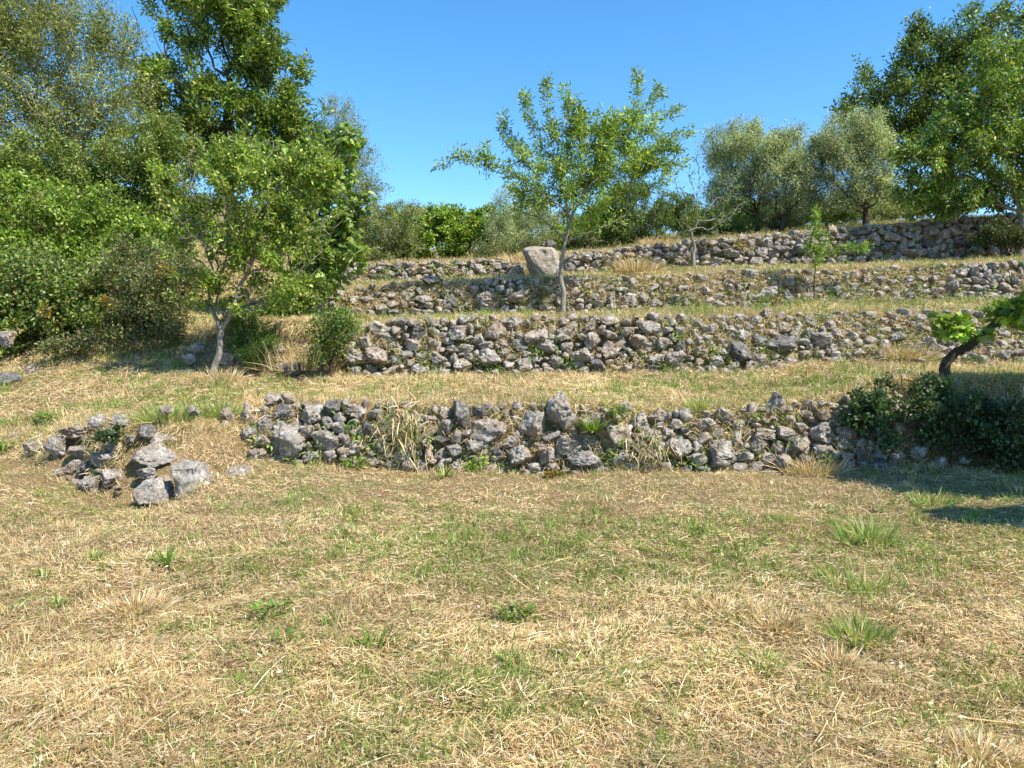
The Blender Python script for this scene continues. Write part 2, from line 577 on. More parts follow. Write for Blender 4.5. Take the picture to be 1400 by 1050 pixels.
# ------------------------------------------------------------------ rocks
def ico(sub):
    bm = bmesh.new(); bmesh.ops.create_icosphere(bm, subdivisions=sub, radius=1.0)
    V = np.array([v.co[:] for v in bm.verts]); Fc = np.array([[v.index for v in f.verts] for f in bm.faces])
    bm.free()
    return V, Fc


ICO4 = ico(5); ICO3 = ico(3)


def rock_shape(seed, base, boxy=.5, cuts=9, rough=1.0):
    rng = np.random.default_rng(seed)
    V, Fc = base
    p = 2 + 4 * boxy
    V = V / (np.abs(V) ** p).sum(1, keepdims=True) ** (1 / p)
    off = rng.random(3) * 50
    for _ in range(cuts):
        n = unit(rng.normal(size=3)); d = rng.uniform(.52, .86)
        e = V @ n - d
        V = V - np.where(e > 0, e, 0)[:, None] * n * .92
    fine = len(V) > 1000
    o2 = Vector(off)
    disp = np.empty(len(V))
    for i, v in enumerate(V):
        q = Vector(v)
        a = mnoise.fractal(q * 1.2 + o2, .9, 2.0, 3) * .24
        if fine:
            a += mnoise.fractal(q * 4.5 + o2, .7, 2.1, 4) * .11
            a -= max(0.0, mnoise.noise(q * 7 + o2) - .25) * .13
            a -= max(0.0, .12 - abs(mnoise.noise(q * 1.6 - o2))) * .22      # cracks
        disp[i] = a
    V = V * (1 + disp[:, None] * rough)
    return V / np.abs(V).max(0), Fc


ROCKS = []
for k in range(16):
    v, f = rock_shape(100 + k, ICO4, boxy=[.15, .35, .6, .8][k % 4], cuts=7 + k % 5)
    ROCKS.append(v)
ROCKS_LO = [rock_shape(200 + k, ICO3, boxy=.4, cuts=8)[0] for k in range(10)]
ROCK_ME = {}


def rock_mesh(k, mat):
    key = (k, mat.name)
    if key not in ROCK_ME:
        ROCK_ME[key] = mesh_np("stone", ROCKS[k], [ICO4[1]], mat, None, True)
    return ROCK_ME[key]


def base_top(i, px):
    w = np.array(WALLS[i])
    return [float(np.interp(px, w[:, 0], w[:, k])) for k in (1, 2, 3, 4)]


def stone_xform(i, px, py, w, h, rng, proud=0.10):
    b, t, D, bt = base_top(i, px)
    f = np.clip((b - py) / (b - t), -0.1, 1.05)
    Y = D + f * bt - proud
    s = Y / F
    pos = at(px, py, Y + .02)
    rx, rz = w * s / 2, h * s / 2
    ry = max(.6 * (rx + rz) / 1, .09) * rng.uniform(.75, 1.1)
    return pos, rx, ry, rz


def build_wall(name, label, i, stones, ranges, fill_sizes, rng_seed, dens, cap=100, dark=.12, tries=3000, proud=(.06, .16)):
    """stones: explicit (px, py, w, h); ranges: (x0, x1) to fill between them"""
    rng = np.random.default_rng(rng_seed)
    S = [tuple(s) for s in stones]
    for (x0, x1) in ranges:
        for size in fill_sizes:
            k = int(tries * (x1 - x0) / 400 * (fill_sizes[0] / size))
            cx = rng.uniform(x0, x1, k)
            cf = rng.uniform(-.02, .96 if i == 0 else 1.03, k)
            for x, f in zip(cx, cf):
                if rng.random() > dens(x, f):
                    continue
                b, t, D, bt = base_top(i, x)
                y = b - (b - t) * f
                if f > .80 and size > (fill_sizes[-1] if i == 0 else fill_sizes[-2]):
                    continue
                w = size * rng.uniform(.8, 1.3); h = w * rng.uniform(.55, .95)
                A = np.array(S) if len(S) else np.zeros((0, 4))
                if len(A):
                    q = ((A[:, 0] - x) / (.5 * (A[:, 2] + w))) ** 2 + ((A[:, 1] - y) / (.5 * (A[:, 3] + h))) ** 2
                    if (q < .80).any():
                        continue
                S.append((x, y, w, h))
    S.sort(key=lambda s: -s[2] * s[3])
    px0 = np.mean([s[0] for s in S])
    b, t, D, bt = base_top(i, px0)
    org = at(px0, b, D)
    root = thing(name, label, 'stone wall', org)
    rest = []
    for k, (x, y, w, h) in enumerate(S):
        pos, rx, ry, rz = stone_xform(i, x, y, w * 1.12, h * 1.12, rng, rng.uniform(*proud))
        if k < cap:
            m = M_ROCKD if rng.random() < dark else M_ROCK
            o = link("stone", rock_mesh(int(rng.integers(16)), m), root, pos - org)
            # a quarter turn about the view axis or so keeps the measured outline
            o.rotation_euler = (rng.choice([0, pi]) + rng.normal() * .15, rng.normal() * .12 + rng.choice([0, pi]), rng.normal() * .25)
            o.scale = (rx, ry, rz)
        else:
            rest.append((pos, rx, ry, rz))
    if rest:
        G = Geo()
        for pos, rx, ry, rz in rest:
            v = ROCKS_LO[int(rng.integers(10))] * np.array([rx, ry, rz])
            R = np.array(Matrix.Rotation(rng.normal() * .3, 3, 'Y') @ Matrix.Rotation(rng.choice([0, pi]), 3, 'Z'))
            G.add(v @ R.T + pos, [ICO3[1]], (1, 1, 1))
        link("small_stones", G.mesh("small_stones", M_ROCK, True, org), root, None, kind="stuff")
    return root


def conv(lst, ox, oy, sc):
    return [(ox + a / sc, oy + b / sc, c / sc, d / sc) for a, b, c, d in lst]


W1_END = conv([(298, 608, 105, 62), (398, 588, 78, 85), (235, 678, 90, 90), (325, 685, 100, 65), (430, 725, 90, 75), (290, 755, 55, 60), (350, 758, 75, 70),
               (362, 830, 85, 75), (440, 800, 85, 85), (590, 615, 75, 60), (635, 642, 115, 55), (615, 708, 165, 78), (590, 775, 80, 55), (480, 575, 60, 60), (130, 675, 60, 50), (455, 675, 70, 50),
               (520, 640, 40, 30), (660, 525, 50, 50), (770, 530, 45, 40)], 0, 380, 2.917)
W1 = conv([(908, 548, 50, 60), (985, 535, 50, 70), (1085, 490, 70, 50), (1150, 485, 60, 45), (1130, 540, 90, 75), (1060, 590, 70, 65), (1168, 590, 60, 60),
           (1238, 540, 95, 80), (1000, 625, 75, 70), (1045, 655, 70, 60), (1140, 665, 140, 145), (1330, 515, 60, 60), (1305, 580, 50, 55), (1355, 595, 60, 50),
           (1290, 650, 110, 85), (905, 590, 40, 40)], 0, 380, 2.917) + \
    conv([(540, 530, 90, 60), (590, 600, 80, 80), (500, 640, 50, 45), (555, 675, 118, 78), (370, 715, 70, 50), (440, 715, 60, 50),
          (620, 735, 70, 50), (690, 525, 70, 70), (735, 512, 55, 55), (790, 550, 60, 50), (735, 690, 75, 80), (805, 750, 60, 75), (900, 545, 50, 60),
          (905, 595, 60, 65), (970, 550, 80, 115), (1035, 535, 75, 50), (1090, 598, 185, 118), (945, 632, 55, 50), (880, 645, 70, 45), (935, 685, 65, 55),
          (880, 705, 60, 50), (1250, 600, 112, 132), (1110, 700, 90, 90), (1200, 710, 95, 85), (1285, 670, 75, 60), (1300, 710, 80, 70),
          (540, 745, 50, 50), (830, 700, 40, 40)], 300, 380, 2.917) + \
    conv([(435, 540, 130, 152), (390, 630, 70, 40), (450, 665, 110, 75), (520, 730, 172, 85), (635, 625, 152, 97), (740, 570, 85, 70),
          (810, 550, 70, 60), (925, 548, 50, 55), (885, 580, 55, 40), (785, 625, 105, 48), (860, 625, 60, 60), (895, 685, 95, 90), (650, 720, 80, 65),
          (780, 710, 100, 70), (920, 612, 70, 65), (1000, 580, 70, 55), (975, 675, 50, 50), (1060, 690, 122, 85), (1080, 545, 75, 65), (1130, 640, 50, 65),
          (1055, 610, 60, 50), (1215, 665, 75, 80), (1230, 620, 90, 50), (1165, 710, 60, 40), (1250, 725, 80, 60), (1320, 735, 85, 75), (1292, 498, 88, 88),
          (1280, 570, 50, 35), (1340, 565, 40, 35), (1330, 625, 90, 65), (1385, 665, 70, 80), (1070, 742, 90, 34), (690, 600, 50, 40), (700, 660, 50, 45),
          (580, 690, 40, 35), (685, 515, 50, 40)], 620, 380, 2.917) + \
    conv([(500, 665, 70, 75), (590, 680, 75, 70), (675, 665, 70, 55), (745, 655, 60, 45), (590, 610, 110, 75), (530, 545, 45, 35), (545, 505, 45, 50),
          (655, 705, 50, 40), (750, 705, 75, 45), (885, 715, 70, 80), (890, 655, 50, 35), (640, 580, 60, 50), (980, 700, 60, 60), (1060, 740, 60, 50),
          (1150, 720, 60, 50), (1300, 700, 70, 55)], 920, 380, 2.917)
W2 = conv([(550, 320, 88, 70), (545, 380, 45, 50), (585, 265, 62, 62), (645, 205, 112, 62), (700, 210, 45, 40), (655, 245, 90, 45), (640, 315, 100, 70),
           (695, 330, 60, 45), (790, 220, 72, 65), (770, 270, 70, 50), (850, 262, 80, 70), (745, 305, 60, 35), (755, 340, 50, 35), (805, 310, 50, 45),
           (800, 360, 72, 50), (870, 320, 75, 50), (935, 330, 35, 60), (955, 222, 82, 62), (1000, 200, 30, 45), (935, 285, 60, 35), (985, 280, 60, 40),
           (975, 350, 95, 55), (1030, 305, 40, 35), (1100, 218, 92, 78), (1035, 240, 45, 50), (1060, 270, 60, 40), (1085, 330, 90, 80), (1180, 185, 72, 60),
           (1265, 228, 102, 55), (1195, 270, 72, 65), (1300, 275, 90, 65), (1215, 345, 90, 50), (1340, 335, 60, 50), (1370, 225, 60, 60),
           (900, 375, 50, 35), (610, 360, 50, 25)], 300, 380, 2.917) + \
    conv([(455, 220, 92, 65), (555, 250, 72, 75), (545, 195, 50, 45), (620, 170, 75, 50), (690, 210, 60, 50), (780, 205, 82, 62), (735, 255, 100, 60),
          (840, 262, 65, 60), (615, 265, 50, 30), (660, 270, 45, 45), (620, 300, 78, 52), (678, 315, 45, 50), (515, 305, 92, 72), (575, 350, 70, 50),
          (735, 335, 55, 45), (800, 320, 82, 48), (885, 325, 82, 60), (795, 360, 80, 30), (490, 340, 70, 40), (905, 275, 50, 50), (975, 252, 45, 40),
          (980, 185, 50, 45), (985, 295, 70, 50), (1045, 330, 55, 50), (1075, 305, 70, 45), (1145, 295, 82, 82), (1225, 325, 60, 55), (1185, 350, 55, 45),
          (1115, 350, 50, 35), (1310, 272, 152, 82), (1200, 168, 60, 40), (1150, 160, 50, 35), (1150, 235, 60, 50), (1215, 250, 55, 60), (1270, 230, 60, 45),
          (870, 180, 40, 40)], 620, 380, 2.917) + \
    conv([(585, 248, 92, 62), (545, 170, 65, 45), (690, 170, 50, 45), (620, 190, 50, 35), (680, 262, 70, 45), (840, 268, 50, 45), (735, 300, 60, 35),
          (580, 305, 50, 30), (790, 150, 50, 35), (980, 158, 50, 30), (885, 305, 40, 40), (970, 340, 72, 50), (1015, 310, 45, 35), (900, 200, 60, 35),
          (1160, 140, 60, 30), (935, 300, 45, 35), (1230, 330, 50, 40), (1380, 340, 50, 50)], 920, 380, 2.917)
W3 = conv([(1000, 322, 75, 60), (1075, 340, 70, 60), (1030, 380, 60, 50), (1150, 330, 60, 35), (1260, 300, 95, 70), (1110, 410, 80, 45), (1175, 280, 50, 35),
           (1215, 370, 50, 40), (1220, 410, 60, 50), (1350, 400, 122, 82), (1100, 450, 60, 40), (525, 415, 62, 66), (635, 430, 112, 72), (570, 410, 30, 40),
           (535, 465, 70, 40), (600, 470, 50, 35), (430, 380, 50, 25), (435, 410, 90, 35), (460, 455, 50, 50), (520, 370, 60, 40), (700, 420, 60, 80),
           (640, 335, 45, 45), (580, 375, 60, 35), (760, 445, 100, 50), (700, 345, 50, 30), (800, 390, 60, 45), (910, 365, 70, 40), (175, 385, 82, 60),
           (160, 470, 70, 55), (330, 330, 90, 60), (215, 470, 50, 40)], 700, 300, 3.889) + \
    conv([(1045, 400, 132, 112), (1240, 390, 195, 84), (860, 410, 90, 110), (920, 345, 112, 45), (1000, 335, 70, 60), (1060, 325, 60, 50), (1100, 345, 60, 40),
          (760, 340, 70, 50), (690, 390, 112, 60), (640, 460, 90, 60), (720, 470, 80, 50), (1010, 475, 90, 40), (1200, 350, 60, 50), (300, 460, 65, 40),
          (280, 400, 60, 60), (440, 450, 80, 60), (150, 430, 60, 50), (60, 400, 70, 50), (260, 345, 50, 35), (520, 470, 80, 50), (510, 365, 60, 40),
          (750, 278, 132, 62)], 420, 320, 4.375) + \
    conv([(505, 375, 65, 50), (560, 400, 60, 50), (780, 410, 82, 60), (850, 400, 60, 50), (570, 465, 60, 50), (660, 445, 60, 40), (780, 485, 70, 35),
          (1060, 365, 72, 50), (1020, 440, 82, 62), (1085, 435, 60, 40), (1150, 445, 82, 40), (1050, 485, 50, 40), (1110, 480, 50, 35), (1300, 440, 80, 50),
          (1340, 320, 55, 50), (1225, 325, 50, 40), (1290, 375, 50, 40), (1230, 430, 40, 60), (250, 365, 60, 40), (250, 405, 60, 40), (245, 440, 60, 30),
          (150, 410, 82, 58), (195, 450, 60, 40), (250, 485, 80, 50), (1230, 480, 90, 35), (1200, 370, 40, 40), (1140, 400, 50, 30)], 1040, 280, 3.889)
W4L = conv([(475, 190, 80, 50), (540, 190, 60, 50), (625, 190, 80, 50), (240, 215, 70, 45), (235, 260, 60, 45), (380, 195, 60, 35), (330, 220, 70, 40),
            (435, 215, 50, 40), (585, 250, 50, 45), (625, 225, 70, 40), (490, 235, 60, 35), (540, 270, 60, 35), (420, 260, 60, 30), (350, 270, 60, 35),
            (1040, 215, 75, 60), (980, 240, 60, 45), (1095, 230, 40, 50), (1135, 195, 60, 45), (1175, 230, 60, 40), (1250, 215, 112, 62), (1125, 245, 50, 30),
            (1070, 260, 60, 35), (930, 215, 50, 40), (870, 210, 60, 40), (730, 230, 60, 35)], 420, 320, 4.375)
W4R = conv([(90, 245, 102, 57), (215, 240, 124, 62), (60, 300, 50, 35), (120, 305, 60, 35), (180, 295, 50, 35), (15, 250, 50, 50), (130, 205, 50, 40),
            (425, 175, 82, 42), (510, 150, 80, 40), (520, 290, 72, 52), (430, 290, 60, 50), (690, 175, 92, 52), (825, 180, 60, 30), (820, 255, 120, 50),
            (750, 290, 60, 35), (670, 230, 70, 50), (1050, 205, 70, 40), (1050, 260, 70, 40), (600, 290, 50, 40), (780, 160, 50, 30)], 1040, 280, 3.889) + \
    conv([(390, 205, 80, 60), (500, 225, 50, 45), (545, 205, 50, 30), (635, 190, 50, 35), (720, 190, 50, 35), (840, 195, 80, 40), (930, 195, 50, 40),
          (1025, 170, 60, 40), (1080, 175, 55, 50), (1135, 145, 60, 30), (1155, 185, 90, 45), (1325, 175, 70, 55), (1020, 205, 60, 25), (910, 235, 50, 40),
          (560, 190, 50, 30), (630, 220, 40, 30), (580, 225, 50, 25), (1300, 225, 90, 50), (1385, 170, 60, 55), (1200, 225, 50, 40), (1270, 190, 50, 50)], 700, 300, 3.889)

gap1 = lambda x: 1 - .8 * math.exp(-((x - 560) / 22) ** 2) - .8 * math.exp(-((x - 1110) / 20) ** 2)
build_wall("stone_wall", "tumbled left end of the lowest grey dry stone wall, with upright slabs at its foot", 0, W1_END, [(80, 165)], [12, 9], 11,
           lambda x, f: .15, cap=45, dark=.1, proud=(.04, .14))
build_wall("stone_wall", "long lowest dry stone wall, nearest, of rough grey lava boulders between the grass terraces", 0, W1,
           [(345, 1230)], [24, 17, 12], 12, lambda x, f: max(0, gap1(x)) * (1 if f < .8 else .3), cap=100)
build_wall("stone_wall", "second dry stone wall from the bottom, pale stones sprinkled with dry grass", 1, W2,
           [(478, 1400)], [18, 13, 9], 13, lambda x, f: (.9 if x < 900 else .4) * (1 if f < .82 else .6), cap=100)
build_wall("stone_wall", "third dry stone wall from the bottom, half buried in dry grass, behind the slender central tree", 2, W3,
           [(440, 1400)], [14, 10, 7], 14, lambda x, f: (.35 if 880 < x < 1290 or x < 560 else .9) * (1 if f < .85 else .75), cap=100)
build_wall("stone_wall", "low topmost dry stone wall left of the big tan boulder", 3, W4L,
           [(462, 712)], [14, 10, 7], 15, lambda x, f: .8, cap=50)
build_wall("stone_wall", "topmost dry stone wall right of the tan boulder, shaded at its right end under the leafy fruit tree", 3, W4R,
           [(772, 1420)], [17, 12, 8], 16, lambda x, f: .95, cap=100, dark=.3)


# boulders and loose rocks -------------------------------------------------
def loose_rock(label, px, py, w, h, D=None, mat=None, kind=None, rot=(0, 0, 0), depth=None, name="rock", sink=.15, cat="rock"):
    mat = mat or M_ROCK
    if D is None:
        D = hit(px, py + h * .45)[1] + w / F * 10 * .3
    pos = at(px, py, D); s = D / F
    pos[2] -= h * s * sink * .3
    o = link(name, rock_mesh(kind if kind is not None else random.randrange(16), mat), None, pos, label=label, category=cat)
    o.scale = (w * s / 2 * 1.08, (depth or .5 * (w + h) * s / 2), h * s / 2 * 1.1)
    o.rotation_euler = rot
    return o


def hull_rock(name, label, outline, D, thick, mat, cat="boulder"):
    bm = bmesh.new()
    c = np.mean([at(x, y, D) for x, y in outline], 0)
    rng = np.random.default_rng(5)
    for x, y in outline:
        p = at(x, y, D) - c
        for k, sh in ((-thick / 2, .80), (-thick * .15, 1.0), (thick / 2, .85)):
            q = p * np.array([sh, 1, sh]); q[1] = k + rng.normal() * .04
            bm.verts.new(q)
    bmesh.ops.convex_hull(bm, input=bm.verts[:])
    for v in [v for v in bm.verts if not v.link_faces]:
        bm.verts.remove(v)
    bmesh.ops.triangulate(bm, faces=bm.faces[:])
    for _ in range(4):
        bmesh.ops.subdivide_edges(bm, edges=bm.edges[:], cuts=1, use_grid_fill=True)
        if _ == 1:
            bmesh.ops.smooth_vert(bm, verts=bm.verts[:], factor=.25, use_axis_x=True, use_axis_y=True, use_axis_z=True)
    bm.normal_update()
    for v in bm.verts:
        q = v.co * 2.6
        v.co += v.normal * (mnoise.fractal(q, .8, 2.1, 5) * .05 - max(0, .1 - abs(mnoise.noise(q * .8))) * .2)
    for f in bm.faces:
        f.smooth = True
    me = bpy.data.meshes.new(name); bm.to_mesh(me); bm.free(); me.materials.append(mat)
    return link(name, me, None, c, label=label, category=cat)


hull_rock("boulder", "big tan pinkish wedge shaped boulder standing on the wall behind the central tree",
          [(716, 344), (723, 339), (755, 338), (765, 346), (766, 370), (757, 386), (736, 388), (722, 372)], 19.4, 1.0, M_PINK)
hull_rock("rock", "upright squarish grey slab standing at the right foot of the tumbled wall end",
          [(239, 634), (256, 628), (277, 631), (281, 650), (279, 681), (262, 684), (240, 681)], 8.75, .30, M_ROCK, "rock")
hull_rock("rock", "small leaning grey slab between the upright slab and the flat topped one", [(281, 650), (293, 646), (301, 655), (300, 675), (284, 678)], 8.75, .25, M_ROCK, "rock")
hull_rock("rock", "low grey slab half sunk in straw, rightmost of the tumbled wall end", [(300, 648), (318, 636), (338, 642), (341, 655), (322, 664), (302, 662)], 9.0, .4, M_ROCK, "rock")
hull_rock("rock", "broad grey slab at the foot of the tumbled wall end, left of the upright slab",
          [(186, 668), (196, 655), (222, 652), (230, 668), (231, 686), (205, 688), (186, 684)], 8.72, .35, M_ROCK, "rock")
loose_rock("long grey slab lying on the grass left of the tan boulder", 590, 383, 31, 13, 18.6, M_ROCK, 3)
loose_rock("low rounded brown rock beside the left foot of the tan boulder", 705, 371, 27, 18, 19.6, M_PINK, 1)
loose_rock("pale round stone half sunk in the dry grass left of the tumbled wall end", 21, 596, 17, 11, None, M_ROCK, 5)
loose_rock("grey stone in the dry grass just left of the tumbled wall end", 45, 612, 20, 16, None, M_ROCK, 7)
loose_rock("dark rock in the grass at the left edge below the brambles", 15, 517, 34, 20, None, M_ROCKD, 2)
loose_rock("pale rock under the bramble at the left edge above the dark rock", 10, 462, 24, 22, 13.2, M_ROCK, 6)
loose_rock("small grey rock in the straw below the brambles", 42, 504, 18, 13, None, M_ROCK, 9)
loose_rock("small dark round stone on the straw below the brambles", 97, 483, 16, 10, None, M_ROCKD, 9)
loose_rock("grey stone half hidden behind the trunk of the left young tree, upper one", 268, 476, 24, 20, 13.6, M_ROCK, 4)
loose_rock("pale stone in the grass left of the left young tree's trunk", 258, 490, 20, 18, 13.4, M_ROCK, 0)
loose_rock("small stone low in the grass left of the left young tree's trunk", 253, 508, 16, 10, 13.1, M_ROCK, 8)
loose_rock("rounded grey rock just right of the left young tree's trunk", 312, 492, 26, 22, 13.3, M_ROCK, 10)
loose_rock("grey stone among weeds between the left young tree and the staked shrub, upper one", 381, 478, 20, 18, 13.5, M_ROCK, 11)
loose_rock("dark knobbly rock at the foot of the dry grass clump left of the staked shrub", 401, 502, 30, 26, 13.2, M_ROCKD, 12)
loose_rock("small stone among weeds left of the dark knobbly rock", 379, 502, 16, 14, 13.2, M_ROCK, 13)
loose_rock("pale chip of stone lying in the foreground grass at the lower left corner", 113, 1038, 17, 9, None, M_ROCK, 3, cat="stone")
loose_rock("small grey stone on the upper terrace beside the fig trunk", 430, 418, 24, 20, 16.2, M_ROCK, 1)
loose_rock("stone pile above the tan boulder against the green hedge", 752, 333, 15, 13, 22.2, M_ROCKD, 2)
loose_rock("tiny dark stone in the mown grass below the lowest wall", 682, 677, 9, 8, None, M_ROCKD, 2, cat="stone")

# ------------------------------------------------------------------ trees
G_MID = [(.13, .20, .035), (.19, .27, .045), (.085, .145, .028), (.28, .33, .07)]
G_DARK = [(.07, .12, .028), (.10, .16, .033), (.05, .09, .022), (.17, .22, .05)]
G_OLV = [(.36, .41, .24), (.46, .50, .33), (.25, .30, .16), (.54, .56, .42)]
G_BRI = [(.21, .32, .045), (.28, .39, .065), (.14, .23, .035), (.40, .44, .09)]
G_GREY = [(.22, .26, .11), (.30, .33, .15), (.15, .19, .07), (.38, .37, .18)]

# slender central tree (peach-like), every shoot measured
tree("fruit_tree", "slender young fruit tree with open upswept crown in the centre against the sky", "tree", (770, 427), 16.6,
     [(771, 400, 0), (766, 378, 0), (768, 356, 0), (771, 340, 0), (773, 330, 0)],
     [(800, 235, 75, 60), (770, 270, 60, 40), (850, 200, 60, 50), (740, 230, 50, 55), (880, 240, 40, 30), (810, 180, 60, 40), (830, 290, 45, 30), (725, 270, 40, 30), (815, 215, 45, 45), (795, 265, 45, 40)],
     420, 19500, (.12, .030), [(.22, .33, .04), (.31, .42, .06), (.15, .24, .035), (.44, .50, .10)], [3, 3, 2, 1.5], .042, .0035, M_BARKG,
     spread=.14, bf=.35, droop=.05, up=.3, seed=3, r_base=.062,
     extra=[[(735, 250, -.2), (700, 240, -.3), (672, 222, -.4), (640, 212, -.5), (618, 216, -.5), (597, 225, -.5)],
            [(672, 222, -.4), (664, 208, -.4), (660, 200, -.4)],
            [(730, 235, .2), (705, 200, .2), (692, 180, .3), (688, 172, .3)],
            [(745, 210, .1), (728, 170, .1), (722, 145, 0), (717, 135, 0)],
            [(760, 200, 0), (750, 150, 0), (746, 120, 0), (748, 106, 0)],
            [(785, 190, .3), (775, 150, .3), (772, 125, .3)], [(800, 190, -.2), (790, 150, -.3), (788, 132, -.3)],
            [(845, 210, 0), (868, 160, 0), (872, 125, 0), (874, 96, 0)], [(868, 160, .2), (893, 140, .3), (902, 115, .3)],
            [(855, 210, 0), (890, 170, .1), (915, 152, .1), (930, 150, .1)], [(860, 230, -.2), (900, 195, -.3), (930, 182, -.3), (946, 180, -.3)],
            [(860, 240, .2), (895, 225, .3), (925, 224, .3), (940, 223, .3)], [(820, 250, -.4), (835, 180, -.5), (838, 155, -.5)],
            [(840, 240, 0), (880, 215, 0), (915, 203, 0), (928, 198, 0)]])

# left young tree with a forked pale trunk
tree("fruit_tree", "small leafy tree with forked pale trunk at the left, on the second terrace", "tree", (290, 524), 12.7,
     [(292, 505, 0), (298, 490, 0), (301, 468, 0), (303, 450, 0)],
     [(300, 290, 75, 55), (360, 260, 70, 55), (300, 350, 60, 35), (380, 330, 60, 50), (275, 240, 55, 45), (330, 215, 55, 28), (420, 300, 50, 55),
      (268, 388, 36, 26), (395, 398, 48, 28), (330, 400, 46, 26), (430, 230, 40, 35), (250, 330, 40, 40), (360, 215, 60, 22)],
     700, 22000, (.072, .036), [(.20, .29, .04), (.29, .38, .06), (.12, .19, .03), (.46, .48, .12)], [3, 3, 2, 1.2], .045, .004, M_BARKG, T=T_OVAL,
     spread=.12, bf=.45, seed=5, r_base=.062, bare=.40,
     extra=[[(296, 440, .1), (293, 420, .2), (285, 395, .2), (280, 370, .2)], [(306, 445, -.1), (316, 420, -.1), (328, 395, -.1), (345, 350, -.1)],
            [(345, 385, 0), (365, 360, 0), (385, 345, 0)]])
# fig behind it on the right
tree("fig_tree", "broad leaved fig tree with drooping lobed leaves behind the small leafy tree at the left", "tree", (408, 436), 16.0,
     [(408, 420, 0), (404, 400, 0), (402, 385, 0)],
     [(455, 195, 32, 22), (440, 245, 45, 40), (475, 290, 30, 22), (425, 330, 50, 40), (460, 340, 35, 30), (400, 280, 45, 45), (425, 375, 40, 20), (490, 275, 22, 12), (385, 225, 40, 25), (350, 220, 35, 22)],
     300, 4200, (.17, .14), [(.15, .23, .045), (.22, .31, .065), (.10, .16, .032), (.34, .39, .12)], [3, 3, 2, 1], .06, .007, M_BARKG, T=T_LOBED,
     spread=.26, bf=.5, droop=.55, up=.7, bare=.3, seed=6, r_base=.12)

# tall dark green tree behind, top left
tree("deciduous_tree", "tall dark green leafy tree rising behind at the upper left, tallest in view", "tree", (320, 380), 25,
     [(318, 330, 0), (312, 250, 0), (310, 190, 0), (316, 120, 0)],
     [(235, 40, 45, 60), (300, 20, 70, 55), (350, 60, 45, 50), (250, 110, 65, 45), (370, 120, 60, 42), (300, 150, 80, 40), (410, 95, 16, 22), (400, 150, 45, 28),
      (215, 150, 40, 40), (350, 170, 60, 25), (270, -40, 90, 60), (350, -20, 40, 40), (330, 200, 70, 35), (420, 190, 40, 30), (250, 200, 50, 40)],
     1150, 44000, (.18, .065), [(.14, .22, .035), (.20, .29, .045), (.09, .15, .027), (.38, .41, .08)], [3, 3, 2.4, 1.6], .16, .008, M_BARKD,
     spread=.26, bf=.5, seed=8, droop=.15, bare=.42)
# pale twiggy grey-green tree, far left
tree("deciduous_tree", "pale olive green twiggy tree at the far upper left above the brambles", "tree", (110, 420), 21,
     [(108, 340, 0), (100, 250, 0), (102, 180, 0)],
     [(60, 60, 70, 60), (120, 40, 55, 45), (150, 120, 60, 60), (60, 150, 70, 60), (10, 110, 50, 80), (100, 200, 90, 55), (180, 190, 40, 50), (-40, 150, 50, 100),
      (20, 30, 40, 40), (170, 60, 30, 35), (-30, 40, 50, 60), (40, -20, 60, 40)],
     1300, 76000, (.095, .034), [(.22, .26, .07), (.31, .34, .10), (.13, .17, .05), (.38, .36, .15)], [3, 3, 2, 1.5], .13, .006, M_BARKG, spread=.32, bf=.5, seed=9, bare=.2)
tree("deciduous_tree", "yellowish green bushy tree between the twiggy far-left tree and the brambles", "tree", (190, 420), 19,
     [(190, 360, 0), (188, 300, 0)],
     [(100, 230, 60, 30), (180, 240, 60, 50), (235, 210, 50, 50), (60, 215, 60, 30), (10, 225, 45, 35), (240, 280, 50, 40), (150, 285, 60, 30)],
     600, 44000, (.095, .042), [(.16, .22, .045), (.24, .30, .07), (.10, .15, .03), (.33, .35, .10)], [3, 2.5, 2.4, 1.2], .09, .006, M_BARKD, spread=.22, bf=.5, seed=10, bare=.25)
# thin feathery tree against the sky
tree("feathery_tree", "thin feathery grey green tree against the sky right of the fig", "tree", (470, 365), 26,
     [(468, 330, 0), (466, 280, 0), (468, 230, 0)],
     [(465, 160, 26, 30), (480, 200, 30, 35), (500, 235, 26, 30), (515, 262, 22, 14), (470, 250, 35, 40), (450, 200, 25, 40), (495, 270, 30, 25)],
     480, 14000, (.09, .026), G_GREY, [3, 3, 2, 1], .07, .005, M_BARKG, spread=.22, bf=.5, seed=11)

# small nearly bare tree by the top wall
tree("fruit_tree", "small nearly bare pale barked tree in front of the top wall", "tree", (948, 367), 20.6,
     [(948, 350, 0), (950, 337, 0)],
     [(1000, 275, 26, 20, .3), (985, 300, 20, 14, .3), (1010, 245, 16, 16, .3)],
     45, 620, (.12, .034), [(.12, .19, .045), (.17, .25, .06), (.09, .14, .035)], [3, 3, 2], .04, .006, M_BARKG, spread=.12, bf=.4, seed=12, droop=.3, r_base=.07,
     extra=[[(945, 322, 0), (940, 300, 0), (936, 275, 0), (932, 258, 0)], [(953, 318, 0), (952, 290, 0), (948, 262, 0), (943, 240, 0)],
            [(950, 290, 0), (956, 260, 0), (955, 235, 0), (953, 212, 0)], [(962, 322, 0), (975, 312, 0), (990, 302, 0), (1005, 290, 0)],
            [(960, 318, 0), (962, 295, 0), (970, 270, 0), (978, 255, 0)], [(938, 318, 0), (930, 306, 0), (924, 296, 0)], [(928, 260, .1), (922, 248, .1)]])
